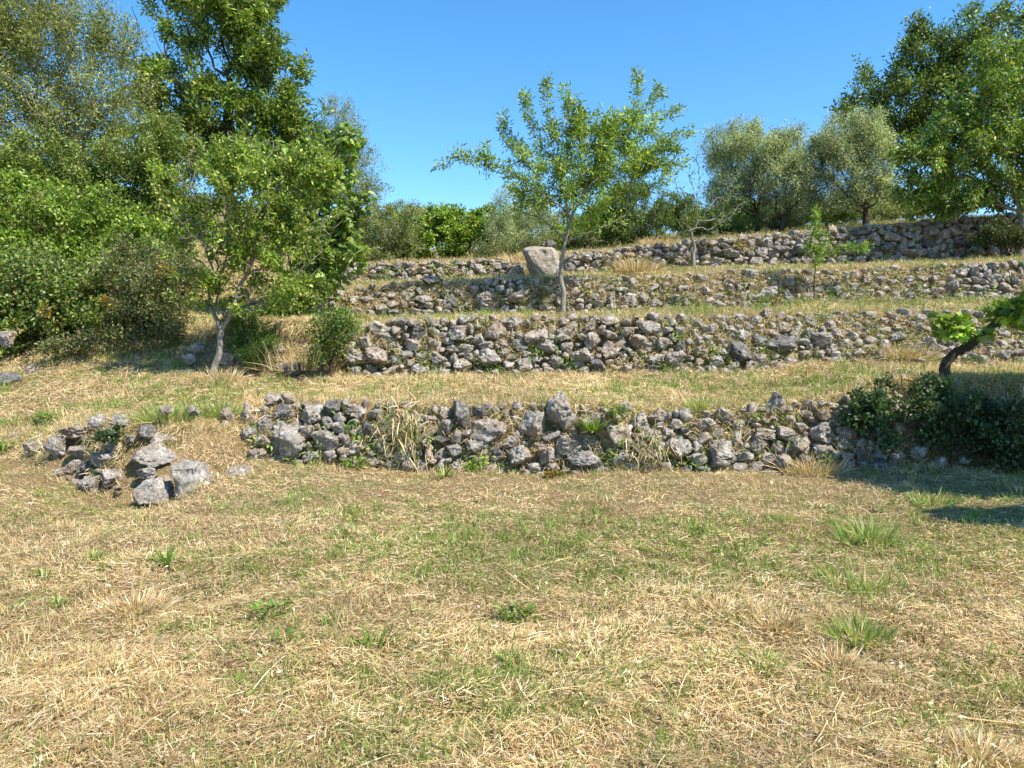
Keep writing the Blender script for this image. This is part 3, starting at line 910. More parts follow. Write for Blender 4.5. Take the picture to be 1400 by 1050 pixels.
# sapling
tree("sapling", "thin sapling with bright yellow green feathery fronds in front of the top wall", "sapling", (1112, 412), 16.8,
     [(1113, 395, 0), (1114, 378, 0), (1115, 362, 0)],
     [(1117, 298, 6, 14, 0, .15), (1120, 322, 16, 9, 0, .25), (1132, 342, 20, 10, 0, .3), (1110, 338, 12, 8, 0, .25), (1176, 337, 22, 5, 0, .15), (1118, 355, 10, 8, 0, .2)],
     90, 1300, (.10, .020), [(.22, .34, .04), (.30, .42, .06), (.15, .25, .03)], [3, 3, 2], .012, .003, M_BARKD, spread=.09, bf=.3, seed=13, droop=.2, r_base=.018,
     extra=[[(1118, 330, 0), (1140, 338, 0), (1160, 338, 0), (1190, 337, 0)], [(1117, 330, 0), (1117, 305, 0), (1117, 282, 0)]])

# olives ------------------------------------------------------------------
OG = "silver green olive trees on the top terrace"
olive_mat = M_OLIVE
tree("olive_tree", "leftmost silvery olive tree of the top terrace, its pale crown ragged against the sky", "olive tree", (1036, 322), 25.0,
     [(1034, 300, 0), (1036, 285, 0)],
     [(1000, 198, 34, 30), (1020, 212, 40, 42), (985, 220, 22, 25), (1010, 255, 45, 30), (1030, 180, 12, 14), (990, 270, 30, 22), (1035, 260, 30, 30)],
     520, 30000, (.09, .024), G_OLV, [3, 3, 2, 1.5], .08, .006, M_BARKD, mat=olive_mat, spread=.24, bf=.5, bare=.25, seed=20, group=OG,
     extra=[[(985, 215), (975, 190), (972, 178)], [(1000, 200), (1008, 178), (1012, 162)], [(1025, 195), (1034, 175), (1040, 163)]])
tree("olive_tree", "middle silvery olive tree of the top terrace, with slanting forked trunk", "olive tree", (1066, 320), 24.2,
     [(1072, 300, 0), (1080, 285, 0)],
     [(1080, 212, 46, 36), (1070, 245, 50, 38), (1110, 235, 30, 32), (1060, 205, 20, 18), (1090, 275, 38, 20), (1075, 190, 16, 12)],
     520, 30000, (.09, .024), G_OLV, [3, 3, 2, 1.5], .08, .006, M_BARKD, mat=olive_mat, spread=.24, bf=.5, bare=.25, seed=21, group=OG,
     extra=[[(1065, 210), (1058, 190), (1056, 178)], [(1085, 200), (1092, 182), (1094, 170)], [(1110, 220), (1124, 198), (1130, 180)], [(1045, 230), (1036, 210), (1030, 198)]])
tree("olive_tree", "rightmost silvery olive tree of the top terrace, beside the leafy fruit tree", "olive tree", (1184, 312), 23.6,
     [(1183, 292, 0), (1184, 275, 0)],
     [(1160, 190, 44, 34), (1190, 195, 30, 38), (1215, 240, 20, 30), (1150, 225, 42, 35), (1190, 240, 30, 30), (1130, 195, 18, 22), (1165, 265, 45, 20), (1200, 165, 10, 12)],
     600, 38000, (.09, .024), G_OLV, [3, 3, 2, 1.5], .08, .006, M_BARKD, mat=olive_mat, spread=.24, bf=.5, bare=.25, seed=22, group=OG,
     extra=[[(1145, 190), (1140, 172), (1136, 160)], [(1165, 180), (1168, 162), (1170, 150)], [(1190, 180), (1200, 162), (1206, 152)], [(1130, 215), (1114, 200), (1108, 188)]])

# big dark tree behind at the right
tree("deciduous_tree", "big dark green spreading tree behind the olives at the upper right", "tree", (1290, 300), 36,
     [(1290, 260, 0), (1288, 220, 0), (1286, 170, 0)],
     [(1175, 155, 35, 22), (1200, 110, 42, 25), (1250, 140, 60, 45), (1270, 75, 45, 32), (1320, 50, 45, 32), (1370, 25, 25, 18), (1230, 190, 40, 30), (1330, 110, 60, 60),
      (1390, 90, 40, 60), (1255, 40, 14, 18), (1350, 180, 60, 40), (1180, 190, 30, 15), (1440, 60, 50, 60)],
     950, 42000, (.20, .085), [(.09, .15, .027), (.16, .22, .045), (.065, .11, .02), (.26, .30, .07)], [3, 2.5, 2, 1], .25, .012, M_BARKD, spread=.42, bf=.5, seed=23, droop=.1)
# cherry-like tree at the right
tree("fruit_tree", "bushy bright green fruit tree with hanging leaves at the right edge above the top wall", "tree", (1394, 356), 20.6,
     [(1396, 330, 0), (1398, 305, 0), (1396, 280, 0)],
     [(1340, 130, 35, 45), (1380, 100, 45, 55), (1300, 180, 45, 35), (1345, 75, 10, 22), (1270, 225, 50, 30), (1340, 220, 70, 50), (1400, 190, 60, 70), (1250, 260, 35, 22),
      (1310, 275, 55, 22), (1240, 210, 22, 14), (1385, 265, 50, 25), (1460, 160, 50, 90), (1270, 290, 30, 10), (1345, 45, 5, 14)],
     950, 40000, (.125, .050), [(.16, .25, .035), (.24, .34, .05), (.10, .18, .028), (.36, .36, .07)], [3, 2.6, 2.4, .9], .10, .006, M_BARKG,
     spread=.17, bf=.5, seed=24, droop=.7, up=.3, r_base=.15)


# shrubs and hedges along the top terrace ---------------------------------
def shrub(label, base, D, blobs, nt, nl, leaf, cols, wts, seed, name="shrub", cat="shrub", T=T_DIAMOND, mat=None, spread=.16, bark=None, bare=0, rt=.03, droop=0, z=None, group=None):
    return tree(name, label, cat, base, D, [(base[0], base[1] - 6, 0)], blobs, nt, nl, leaf, cols, wts, rt, .005, bark or M_BARKD, mat, T, spread, .35,
                seed=seed, bare=bare, droop=droop, z=z, group=group, crown_name="foliage")


shrub("greyish green shrub with a thin upright stem at the left of the top terrace", (510, 362), 23.2, [(505, 308, 36, 30), (548, 305, 36, 26), (480, 318, 28, 28), (530, 335, 44, 24), (495, 345, 36, 16)], 320, 20000,
      (.075, .026), G_GREY, [2, 3, 2, 1], 30)
shrub("rounded mid green shrub under the fig at the left of the top terrace", (470, 365), 22.6, [(460, 330, 30, 30), (480, 345, 22, 16), (440, 345, 30, 22)], 120, 6500,
      (.08, .04), G_MID, [2, 3, 2, 1], 31)
shrub("bright green climbing hedge on the top terrace left of the central tree", (620, 352), 24.5, [(545, 298, 26, 18), (575, 300, 24, 20), (610, 296, 26, 16), (645, 302, 26, 18), (675, 300, 26, 20), (590, 315, 40, 18), (640, 318, 40, 18), (560, 335, 36, 20), (600, 330, 40, 24), (645, 332, 44, 22), (690, 330, 34, 18), (600, 290, 18, 10)], 380, 22000,
      (.10, .07), G_BRI, [3, 2.5, 2, 1.3], 32, T=T_OVAL, name="hedge", cat="hedge")
shrub("grey green young olive with sparse twigs left of the central tree", (700, 345), 23.4, [(700, 290, 35, 22), (725, 310, 35, 25), (680, 315, 25, 20), (745, 290, 25, 20), (690, 270, 20, 12)], 280, 10000,
      (.07, .02), G_OLV, [3, 3, 2, 1], 33, name="olive_sapling", cat="olive tree", mat=M_OLIVE, bark=M_BARKG)
shrub("low weedy bush of thin stems between the central tree and the hedge", (700, 350), 22.4, [(700, 335, 45, 12), (660, 340, 30, 10), (740, 325, 30, 14)], 150, 4200,
      (.07, .022), G_GREY, [3, 3, 2, 1], 34, name="bush", cat="bush")
shrub("bright green bush showing through the lower crown of the central tree", (800, 340), 25.0, [(790, 315, 35, 18), (830, 300, 28, 26), (760, 325, 25, 12), (845, 270, 22, 20), (875, 262, 16, 14)], 220, 8500,
      (.09, .04), G_BRI, [3, 3, 2, .6], 35, name="bush", cat="bush")
shrub("mixed green bush between the central tree and the nearly bare tree", (895, 335), 24.5, [(850, 270, 26, 30), (880, 282, 36, 32), (930, 285, 26, 26), (918, 293, 32, 28), (855, 312, 36, 22), (905, 318, 46, 16), (940, 300, 20, 26)], 300, 16000,
      (.085, .036), [(.12, .18, .04), (.18, .25, .06), (.08, .12, .03), (.25, .28, .09)], [3, 3, 2, 1], 36, name="bush", cat="bush")
shrub("dark undergrowth below the left olive tree", (1010, 318), 26.5, [(1000, 292, 35, 20), (960, 302, 22, 16), (1035, 292, 40, 18)], 180, 11000,
      (.08, .035), G_MID, [2, 3, 1, 1], 37, name="bush", cat="bush")
shrub("greyish undergrowth between the middle and right olive trees", (1120, 308), 26.5, [(1110, 280, 45, 20), (1070, 290, 40, 16), (1160, 285, 45, 18)], 200, 14000,
      (.08, .032), G_GREY, [2, 3, 2, 1], 38, name="bush", cat="bush")
shrub("dark hedge behind the right olive and the bright green fruit tree", (1240, 300), 28.5, [(1210, 270, 30, 22), (1250, 275, 40, 18), (1310, 265, 50, 22), (1380, 260, 45, 25), (1190, 285, 25, 14)], 260, 15000,
      (.09, .04), G_DARK, [2, 3, 1, 1], 39, name="hedge", cat="hedge")
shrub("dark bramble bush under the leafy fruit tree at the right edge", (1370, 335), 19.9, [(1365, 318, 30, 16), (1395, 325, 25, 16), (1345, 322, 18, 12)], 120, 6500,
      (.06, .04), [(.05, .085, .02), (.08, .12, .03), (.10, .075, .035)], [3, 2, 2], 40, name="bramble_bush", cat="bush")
shrub("green hedge far behind the left shrubs", (540, 350), 30, [(470, 325, 60, 30), (540, 315, 60, 28), (610, 322, 60, 24), (680, 322, 60, 22), (750, 320, 60, 22), (720, 300, 30, 20), (800, 312, 50, 22)], 420, 28000,
      (.12, .06), G_MID, [2, 3, 1, 1], 41, name="hedge", cat="hedge")
shrub("pale distant hedge behind the central tree and the bushes right of it", (860, 330), 33, [(800, 312, 60, 20), (870, 306, 60, 24), (940, 302, 50, 24), (1010, 296, 50, 22), (1080, 290, 50, 22), (1150, 286, 50, 20), (1230, 280, 60, 22)], 460, 26000,
      (.13, .06), G_GREY, [2, 3, 1, 1], 42, name="hedge", cat="hedge")

for (px, py, lab, cols_, sd) in [(790, 332, "low scrub on the top terrace just right of the central tree's trunk", G_GREY, 80), (850, 326, "low green scrub above the top wall between the central tree and the nearly bare tree", G_MID, 81),
                                (985, 312, "low scrub at the foot of the left olive tree", G_MID, 82), (1055, 308, "low grey scrub between the trunks of the left and middle olives", G_GREY, 83),
                                (1130, 300, "low scrub between the middle and right olive trunks", G_MID, 84), (1225, 292, "low shaded scrub right of the right olive trunk", G_GREY, 85), (1300, 286, "low shaded scrub above the top wall under the leafy fruit tree", G_MID, 86)]:
    shrub(lab, (px, py + 8), 25.2, [(px, py - 6, 34, 9, 0, .8), (px + 22, py - 3, 24, 8, -.4, .7), (px - 22, py, 24, 7, .2, .7)], 110, 4200, (.08, .03), cols_, [3, 2, 2, 1], sd, name="scrub", cat="scrub", spread=.2)
# brambles and ivy at the left --------------------------------------------
shrub("sprawling bright green vine thicket on the upper left bank", (100, 470), 17.5,
      [(40, 270, 70, 28, 0, 1.6), (130, 290, 70, 30, 0, 1.6), (200, 320, 55, 30, 0, 1.4), (30, 320, 80, 35, 0, 1.6), (110, 345, 80, 30, 0, 1.4), (-40, 300, 70, 50, 0, 1.6), (235, 350, 30, 25, 0, 1), (60, 352, 70, 24, -.9, 1), (150, 362, 60, 24, -.9, .9), (0, 345, 50, 26, -.9, 1), (10, 250, 50, 20, .5, 1.2), (215, 335, 40, 28, -.4, 1)],
      700, 44000, (.09, .055), [(.18, .27, .035), (.25, .34, .055), (.12, .19, .03), (.34, .38, .09)], [3, 3, 2, .7], 50, name="vine_thicket", cat="thicket", T=T_OVAL, spread=.22, droop=.3)
shrub("dark green ivy and bramble thicket reaching the ground at the left edge", (70, 470), 15.2,
      [(30, 380, 70, 35, 0, 1.2), (100, 385, 60, 32, 0, 1.2), (20, 425, 60, 35, -.3, 1.0), (90, 425, 55, 28, -.3, 1.0), (-50, 400, 60, 50, 0, 1.2), (5, 460, 40, 25, -.8, .7), (150, 400, 40, 28, 0, 1), (150, 430, 45, 22, -.2, .9)],
      650, 34000, (.075, .05), [(.13, .20, .05), (.20, .27, .065), (.09, .13, .035), (.30, .33, .10), (.38, .27, .09)], [3, 3, 2, .9, .5], 51, name="bramble_thicket", cat="thicket", T=T_OVAL, spread=.20)
shrub("brownish half dry bramble mound at the right end of the thicket", (215, 455), 15.0,
      [(215, 395, 38, 40, 0, 1.0), (180, 380, 30, 35, 0, 1.0), (225, 430, 28, 22, -.3, .7), (190, 430, 35, 22, -.3, .8), (200, 350, 35, 25, .4, 1), (235, 452, 20, 10, -.8, .3), (170, 458, 26, 9, -1, .3), (120, 466, 24, 9, -1.2, .3), (75, 474, 26, 12, -1.3, .3), (245, 370, 22, 26, 0, .6)],
      620, 19000, (.065, .038), [(.14, .18, .065), (.21, .17, .10), (.09, .12, .045), (.30, .27, .12), (.18, .23, .07)], [3, 3, 2, 1, 2], 52, name="bramble_thicket", cat="thicket", spread=.18)
yel = [(.52, .33, .05), (.42, .25, .04), (.30, .30, .06)]
for (px, py, D, lab) in [(145, 412, 13.9, "patch of orange yellow leaves in the middle of the ivy thicket"), (60, 424, 13.6, "small sprig of yellow leaves low in the ivy thicket at the left"),
                         (228, 368, 14.2, "small sprig of yellow leaves high on the brownish bramble mound"), (858, 355, 20.4, "yellow leaved weed growing in the top wall right of the tan boulder")]:
    shrub(lab, (px, py + 10), D, [(px, py, 10, 6, 0, .2)], 12, 40, (.09, .05), yel, [3, 1, 2], int(px), name="yellow_weed", cat="weed", spread=.10, rt=.006, z=1)
for (px, py, D, lab) in [(1015, 336, 20.9, "yellow flowering weed on the top wall in front of the middle olive"), (753, 648, 9.75, "orange and yellow leaved weed at the foot of the lowest wall"),
                         (473, 412, 16.3, "orange dry weed patch at the left end of the third wall")]:
    shrub(lab, (px, py + 8), D, [(px, py, 9, 7, 0, .12)], 10, 60, (.06, .035), yel, [3, 1, 2], int(px), name="yellow_weed", cat="weed", spread=.06, rt=.005, z=1)

# green shrub with stake, near the left end of the second wall
shrub("small green shrub tied to a grey stake at the left end of the second wall", (452, 512), 13.0,
      [(452, 452, 30, 26, 0, .35), (440, 488, 22, 22, 0, .3), (468, 438, 24, 16, 0, .3)], 150, 3600, (.05, .028), [(.12, .20, .04), (.18, .27, .05), (.08, .14, .03)], [2, 2, 2], 55, T=T_OVAL, spread=.18, bare=.35)
G = Geo(); a = hit(439, 517); b_ = at(437, 452, a[1]); tube(G, [a - np.array([0, 0, .1]), (a + b_) / 2 + .01, b_], [.028, .026, .022], 7)
link("stake", G.mesh("stake", M_BARKG, True, a), None, a, label="grey wooden stake standing in the small green shrub", category="stake")
for o in (): pass
G = Geo(); a = hit(297, 500); b_ = at(306, 446, a[1] + .1); tube(G, [a - np.array([0, 0, .1]), (a + b_) / 2 + .01, b_], [.014, .012, .008], 6)
link("stick", G.mesh("stick", M_BARKG, True, b_ * 0 + a), None, a, label="thin pale stick leaning right of the left young tree's trunk", category="stick")
shrub("dark weedy bush right of the left young tree's trunk", (340, 495), 13.9, [(340, 470, 34, 16, 0, .5), (325, 440, 30, 14, .3, .5), (370, 455, 26, 16, .3, .5)], 140, 5200,
      (.055, .028), G_MID, [2, 3, 2, 1], 56, name="bush", cat="bush", spread=.12)
shrub("bright weedy clump in front of the stones between the left young tree and the stake", (350, 505), 13.2, [(345, 485, 24, 14, 0, .3), (365, 470, 14, 10, 0, .3)], 60, 1700,
      (.06, .026), G_BRI, [2, 2, 2, 1], 57, name="bush", cat="bush", spread=.10)
shrub("leafy green bush under the fig tree at the left", (395, 440), 15.3, [(395, 410, 34, 18, 0, .6), (375, 430, 30, 14, -.2, .5), (420, 395, 26, 16, 0, .5)], 160, 6500,
      (.07, .04), G_MID, [2, 3, 2, 1], 58, name="bush", cat="bush", spread=.14)

# ivy over the right end of the lowest wall -------------------------------
IVY = [(.055, .095, .035), (.085, .13, .05), (.04, .07, .028), (.15, .18, .08)]
shrub("dark glossy ivy mass hanging over the shaded right end of the lowest wall", (1300, 640), 9.8,
      [(1225, 522, 30, 12, .3, .25), (1262, 530, 32, 16, .3, .3), (1255, 565, 34, 22, .05, .18), (1300, 560, 40, 28, .1, .22), (1345, 560, 36, 24, .2, .25), (1390, 575, 36, 34, .1, .25),
       (1340, 600, 44, 26, -.05, .2), (1400, 620, 40, 26, -.1, .2), (1280, 600, 24, 16, -.05, .14), (1440, 570, 40, 50, 0, .3), (1365, 640, 26, 10, -.2, .15)],
      460, 9000, (.052, .044), IVY, [3, 3, 2, 1], 60, name="ivy", cat="ivy", T=T_OVAL, spread=.10, z=1, bare=.38)
shrub("loose ivy trailing down the sunlit stones left of the dark ivy mass", (1190, 600), 9.9,
      [(1190, 545, 30, 16, .1, .2), (1195, 575, 30, 18, .05, .2), (1165, 560, 16, 20, .1, .15), (1215, 600, 16, 12, 0, .2)],
      120, 2600, (.055, .045), [(.07, .13, .05), (.11, .18, .07), (.05, .09, .035)], [3, 3, 2], 61, name="ivy", cat="ivy", T=T_OVAL, spread=.07, z=1)
shrub("small dark ivy patch growing between the slabs at the tumbled wall end", (150, 600), 9.2, [(148, 597, 18, 6, 0, .12), (155, 588, 10, 6, 0, .12)], 24, 420, (.05, .04), IVY, [3, 3, 2, 1], 62, name="ivy", cat="ivy", T=T_OVAL, spread=.05, z=1)
shrub("small green creeping weed in the lowest wall left of the orange weed", (650, 648), 9.9, [(655, 632, 8, 8, -.3, .1), (645, 640, 5, 5, -.3, .1)], 14, 160, (.06, .03), G_BRI, [3, 3, 2, 1], 63, name="weed", cat="weed", spread=.05, z=1)

# grape vine at the right --------------------------------------------------
tree("grape_vine", "old grape vine with dark crooked trunk and bright lobed leaves at the right edge", "grape vine", (1292, 524), 10.7,
     [(1291, 505, 0), (1296, 492, 0), (1308, 480, 0), (1322, 476, 0), (1338, 462, 0), (1352, 450, 0), (1366, 440, 0), (1385, 430, .0), (1420, 420, 0)],
     [(1300, 448, 14, 14, 0, .15), (1330, 450, 20, 16, 0, .2), (1378, 424, 22, 14, 0, .2), (1400, 430, 20, 22, 0, .25), (1330, 475, 6, 3, 0, .1)], 60, 380, (.145, .15),
     [(.20, .32, .045), (.30, .43, .07), (.14, .23, .035), (.46, .52, .12)], [3, 3, 2, 1], .045, .004, M_BARKD, T=T_LOBED, spread=.07, bf=.3, seed=70, droop=.35, up=.8, r_base=.075,
     extra=[[(1300, 470, 0), (1294, 452, 0), (1284, 440, 0), (1278, 432, 0)], [(1380, 425, 0), (1395, 410, 0), (1402, 402, 0)]])
# the tree just outside the right edge whose shade lies on the grass
tree("shade_tree", "leafy tree just outside the right edge whose shade falls on the ivy and grass", "tree", (1800, 690), 7.4, [(1790, 560, 0), (1780, 450, 0)],
     [(1730, 285, 165, 110, .2, 1.2), (1700, 350, 110, 70, .6, .8), (1930, 290, 190, 60, -1.7, .4), (1660, 270, 60, 45, 1.2, .6), (1590, 305, 85, 65, 2.0, .8)], 460, 42000, (.13, .08), G_MID, [2, 2, 2, 1], .08, .006, M_BARKD, T=T_OVAL, spread=.16, seed=71)


# ------------------------------------------------------------------ individual weeds
def weed(kind, px, py, size, label, n=60, name=None, D=None):
    rng = np.random.default_rng(int(px * 7 + py))
    p = hit(px, py) if D is None else at(px, py, D)
    G = Geo()
    r = size
    ang = rng.random(n) * 2 * pi
    if kind == "strap":
        base = p + np.stack([np.cos(ang), np.sin(ang), 0 * ang], 1) * rng.random((n, 1)) * r * .25
        tilt = rng.uniform(.1, 1.3, n)
        d = np.stack([np.cos(ang) * np.sin(tilt), np.sin(ang) * np.sin(tilt), np.cos(tilt)], 1)
        L = r * rng.uniform(.6, 1.2, n); side = unit(np.cross(d, np.array([0, 0, 1.]) + 0 * d))
        col = palette(n, [(.16, .25, .045), (.22, .32, .06), (.30, .38, .09), (.11, .18, .035), (.45, .40, .18)], [3, 3, 1.5, 1, .8], .18, rng)
        blades(G, base, d, L, np.full(n, max(.013, r * .085)) * rng.uniform(.6, 1.2, n), side, np.array([0, 0, -1.]) * (L * .28)[:, None], col)
        mat = M_LEAF
    elif kind == "tuft":
        base = p + np.stack([np.cos(ang), np.sin(ang), 0 * ang], 1) * rng.random((n, 1)) ** .8 * r * 1.0
        tilt = np.abs(rng.normal(0, .55, n))
        d = np.stack([np.cos(ang) * np.sin(tilt), np.sin(ang) * np.sin(tilt), np.cos(tilt)], 1)
        L = r * rng.uniform(.2, 1.1, n) ** 1.2; side = unit(np.cross(d, randu(n, rng)))
        col = palette(n, [(.20, .30, .06), (.27, .36, .09), (.36, .38, .15), (.50, .42, .22)], [3, 3, 1.5, 1.3], .15, rng)
        blades(G, base, d, L, np.full(n, .0065 + .0004 * p[1]), side, np.stack([np.cos(ang), np.sin(ang), -1 + 0 * ang], 1) * (L * .18)[:, None], col)
        mat = M_GRASS
    elif kind == "dry":
        base = p + np.stack([np.cos(ang), np.sin(ang), 0 * ang], 1) * rng.random((n, 1)) ** .8 * r * 1.15
        tilt = np.abs(rng.normal(.35, .6, n))
        d = np.stack([np.cos(ang) * np.sin(tilt), np.sin(ang) * np.sin(tilt), np.cos(tilt)], 1)
        L = r * rng.uniform(.35, 1.0, n); side = unit(np.cross(d, randu(n, rng)))
        col = palette(n, STRAWC, [3, 2, 1.2, 2, 1], .13, rng)
        blades(G, base, d, L, np.full(n, .005 + .0004 * p[1]), side, np.stack([np.cos(ang), np.sin(ang), -1 + 0 * ang], 1) * (L * .2)[:, None], col)
        mat = M_STRAW
    elif kind == "hang":     # grass hanging down over the stones
        base = p + rng.normal(size=(n, 3)) * np.array([r * .9, .05, r * .9])
        d = unit(np.stack([rng.normal(size=n) * .45, -np.abs(rng.normal(.35, .25, n)), rng.uniform(-1.1, .25, n)], 1))
        L = r * rng.uniform(.4, 1.1, n); side = unit(np.cross(d, randu(n, rng)))
        col = palette(n, STRAWC + [(.17, .24, .06), (.10, .15, .05)], [3, 2, 1.2, 2, 1, 3, 2], .13, rng)
        blades(G, base, d, L, np.full(n, .012), side, np.array([0, 0, -1.]) * (L * .3)[:, None], col)
        mat = M_STRAW
    else:                    # small broad leaves
        base = p + np.stack([np.cos(ang), np.sin(ang), 0 * ang], 1) * rng.random((n, 1)) ** .7 * r * .6
        base[:, 2] += rng.random(n) * r * .6
        ax = unit(np.stack([np.cos(ang), np.sin(ang), rng.uniform(-.2, .9, n)], 1))
        col = palette(n, [(.15, .23, .045), (.21, .30, .06), (.10, .16, .035)], [3, 3, 1], .2, rng)
        leaves(G, base, ax, unit(randu(n, rng) * .4 + np.array([0, 0, 1.])), rng.uniform(.5, 1, n) * r * .5, rng.uniform(.5, 1, n) * r * .2, col, T_OVAL)
        mat = M_LEAF
    nm = name or {"strap": "weed", "tuft": "grass_tuft", "dry": "dry_grass_clump", "hang": "hanging_grass"}.get(kind, "weed")
    cat = {"weed": "weed", "grass_tuft": "grass tuft", "dry_grass_clump": "dry grass", "hanging_grass": "hanging grass"}[nm]
    link(nm, G.mesh(nm, mat, False, p), None, p, label=label, category=cat)


weed("strap", 812, 590, .30, "bright green spiky plant growing out of the top of the lowest wall", 110, D=9.95)
weed("strap", 608, 652, .20, "bright green strappy weed at the foot of the lowest wall, left of the orange weed", 60)
weed("broad", 655, 640, .17, "small leafy green weed against the lowest wall beside the strappy one", 50)
weed("tuft", 420, 642, .16, "bright green grass tuft below the big grey boulder of the lowest wall", 90)
weed("broad", 485, 642, .22, "leafy green weed at the foot of the lowest wall under a pale angular stone", 90)
weed("tuft", 1187, 742, .26, "tall fine green grass tuft beside the shade at the right", 260)
weed("tuft", 1183, 812, .26, "upright green grass tuft with taller stems between the two others at the right", 90)
weed("tuft", 1175, 876, .15, "wide yellow green grass hummock in the right foreground", 420)
weed("strap", 512, 893, .20, "largest broad bladed green tuft in the left middle of the foreground", 46)
weed("strap", 572, 840, .10, "small dark green tuft up right of the largest broad bladed tuft", 34)
weed("strap", 700, 910, .12, "green tuft in the centre foreground below the leafy one", 40)
weed("broad", 708, 850, .16, "flat leafy green weed in the centre of the foreground", 70)
weed("strap", 388, 880, .13, "green and yellowish tuft left of the largest broad bladed tuft", 46)
weed("broad", 372, 845, .15, "low leafy weed above the green and yellowish tuft", 60)
weed("strap", 20, 842, .12, "green tuft at the left edge of the foreground", 40)
weed("strap", 58, 795, .14, "green tuft among straw near the left edge, upper of three", 40)
weed("strap", 82, 832, .13, "green tuft among straw near the left edge, right of the lowest", 40)
weed("strap", 128, 770, .16, "pale green tuft in the straw above the dry mound", 30)
weed("strap", 228, 770, .18, "pale green tuft in the straw right above the dry mound", 44)
weed("broad", 62, 578, .22, "leafy green weed on the second terrace near the left edge", 90)
weed("broad", 8, 618, .22, "bright weed at the left edge beside the tumbled wall end", 80)
weed("tuft", 22, 580, .25, "green grass tuft at the left edge of the second terrace", 140)
weed("dry", 185, 838, .15, "pale dry grass mound in the left foreground", 900)
weed("dry", 985, 838, .13, "dry brown grass hummock in the right middle foreground, upper one", 420)
weed("tuft", 1042, 914, .10, "small greenish grass hummock below the dry brown ones", 220)
weed("dry", 1145, 912, .11, "dry greenish brown hummock right of the small green hummock", 320)
weed("dry", 1060, 858, .12, "pale straw hummock between the brown and green hummocks", 350)
weed("dry", 1340, 1040, .11, "tan grass clump at the bottom right corner", 420)
weed("dry", 1108, 645, .34, "tall dry grass clump leaning on the right part of the lowest wall", 420)
weed("hang", 552, 590, .20, "grey green grass hanging over a gap in the lowest wall", 520, D=9.95)
weed("hang", 888, 606, .15, "tuft of dry and green grass hanging on the lowest wall right of centre", 260, D=9.75)
weed("tuft", 957, 560, .26, "green weed clump on top of the lowest wall right of centre", 200)
weed("broad", 845, 568, .20, "leafy green weed on the lowest wall beside the spiky plant", 80, D=9.95)
weed("dry", 412, 505, .75, "tall dry straw coloured grass clump left of the staked shrub", 420)
weed("dry", 300, 520, .32, "dry grass around the foot of the left young tree", 300)
weed("dry", 735, 392, .35, "dry brown grass tuft under the tan boulder", 300, D=18.9)
weed("dry", 712, 357, .45, "dry pale grass behind the left shoulder of the tan boulder", 260, D=20.4)
weed("dry", 900, 337, .40, "low brown grass mound on the top terrace by the nearly bare tree", 700, D=22.0)
weed("tuft", 1030, 412, .35, "green grass tuft at the foot of the third wall right of centre", 200)
weed("broad", 695, 508, .14, "tiny bright weed on the second terrace below the second wall", 40)
weed("dry", 1235, 490, .45, "soft dry grass mound below the right part of the second wall", 700)
weed("dry", 870, 372, .50, "bushy dry grass hump on the fourth terrace edge right of the central tree", 700, D=18.0)
weed("tuft", 1275, 690, .20, "green grass tuft inside the shade at the right", 160)
weed("broad", 745, 398, .14, "small dark weed low on the third wall by the central tree", 40, D=17)
weed("tuft", 232, 575, .30, "green grass growing over the stones right of the tumbled wall end", 420)
weed("tuft", 300, 570, .30, "long green grass on the slope between the two pieces of the lowest wall", 420)


def stalk(label, pts, r=.004, col=(.66, .5, .22)):
    P = [hit(x, y) + np.array([0, 0, .03]) for x, y in pts]
    G = Geo(); tube(G, P, [r] * len(P), 5, col)
    link("dry_stalk", G.mesh("dry_stalk", M_STRAW, True, P[0]), None, P[0], label=label, category="dry stalk")


stalk("longest pale dry stalk lying in the lower left foreground", [(70, 951), (120, 943), (170, 937), (235, 922)], .0055)
stalk("straight dry stalk lying above the dry mound near the left edge", [(30, 862), (60, 855), (100, 843)], .004)
stalk("pale dry stalk lying flat in the middle right foreground", [(860, 822), (900, 823), (955, 820)], .004)
stalk("dry stalk slanting up in the foreground left of the right middle", [(715, 785), (750, 775), (782, 767)], .004)
stalk("long yellow stalk lying right of the yellow green hummock", [(1220, 865), (1260, 873), (1310, 871)], .004)
stalk("long curved dry stalk at the bottom right", [(1250, 975), (1310, 990), (1395, 1000)], .004)
stalk("dry stalk slanting down in the centre bottom foreground", [(890, 975), (915, 998), (945, 1022)], .004)


# ------------------------------------------------------------------ the sward (nobody could count it)
def surf_points(n, y0, y1, margin=1.12, power=1.6, rng=RNG):
    u = rng.random(n)
    k = 1 - power if abs(1 - power) > 1e-3 else 1e-3
    Y = (y0 ** k + u * (y1 ** k - y0 ** k)) ** (1 / k)
    X = rng.uniform(-1, 1, n) * Y * (700 / F) * margin
    return X, Y


def greenness(X, Y):
    g = fbm(X * .55 + 3, Y * .9, 31, 4)
    g2 = fbm(X * 2.3, Y * 2.3, 77, 3)
    v = (g - .5) * 2.6 + (g2 - .5) * 1.3
    # greener to the right and centre of the meadow, drier at the left and at the wall foot
    v += np.where(Y < 9.7, .10 * np.clip(X / 3, -1, 1) - .35 * np.exp(-((Y - 9.2) / .8) ** 2) - .25 * np.exp(-((Y - 2.9) / .8) ** 2), .05)
    for (px, py, r, a) in GREEN:
        c = at(px, py, 1.0)
        h = GH[(px, py)]
        v += a * np.exp(-((X - h[0]) ** 2 + ((Y - h[1]) / 1.4) ** 2) / r ** 2)
    return v


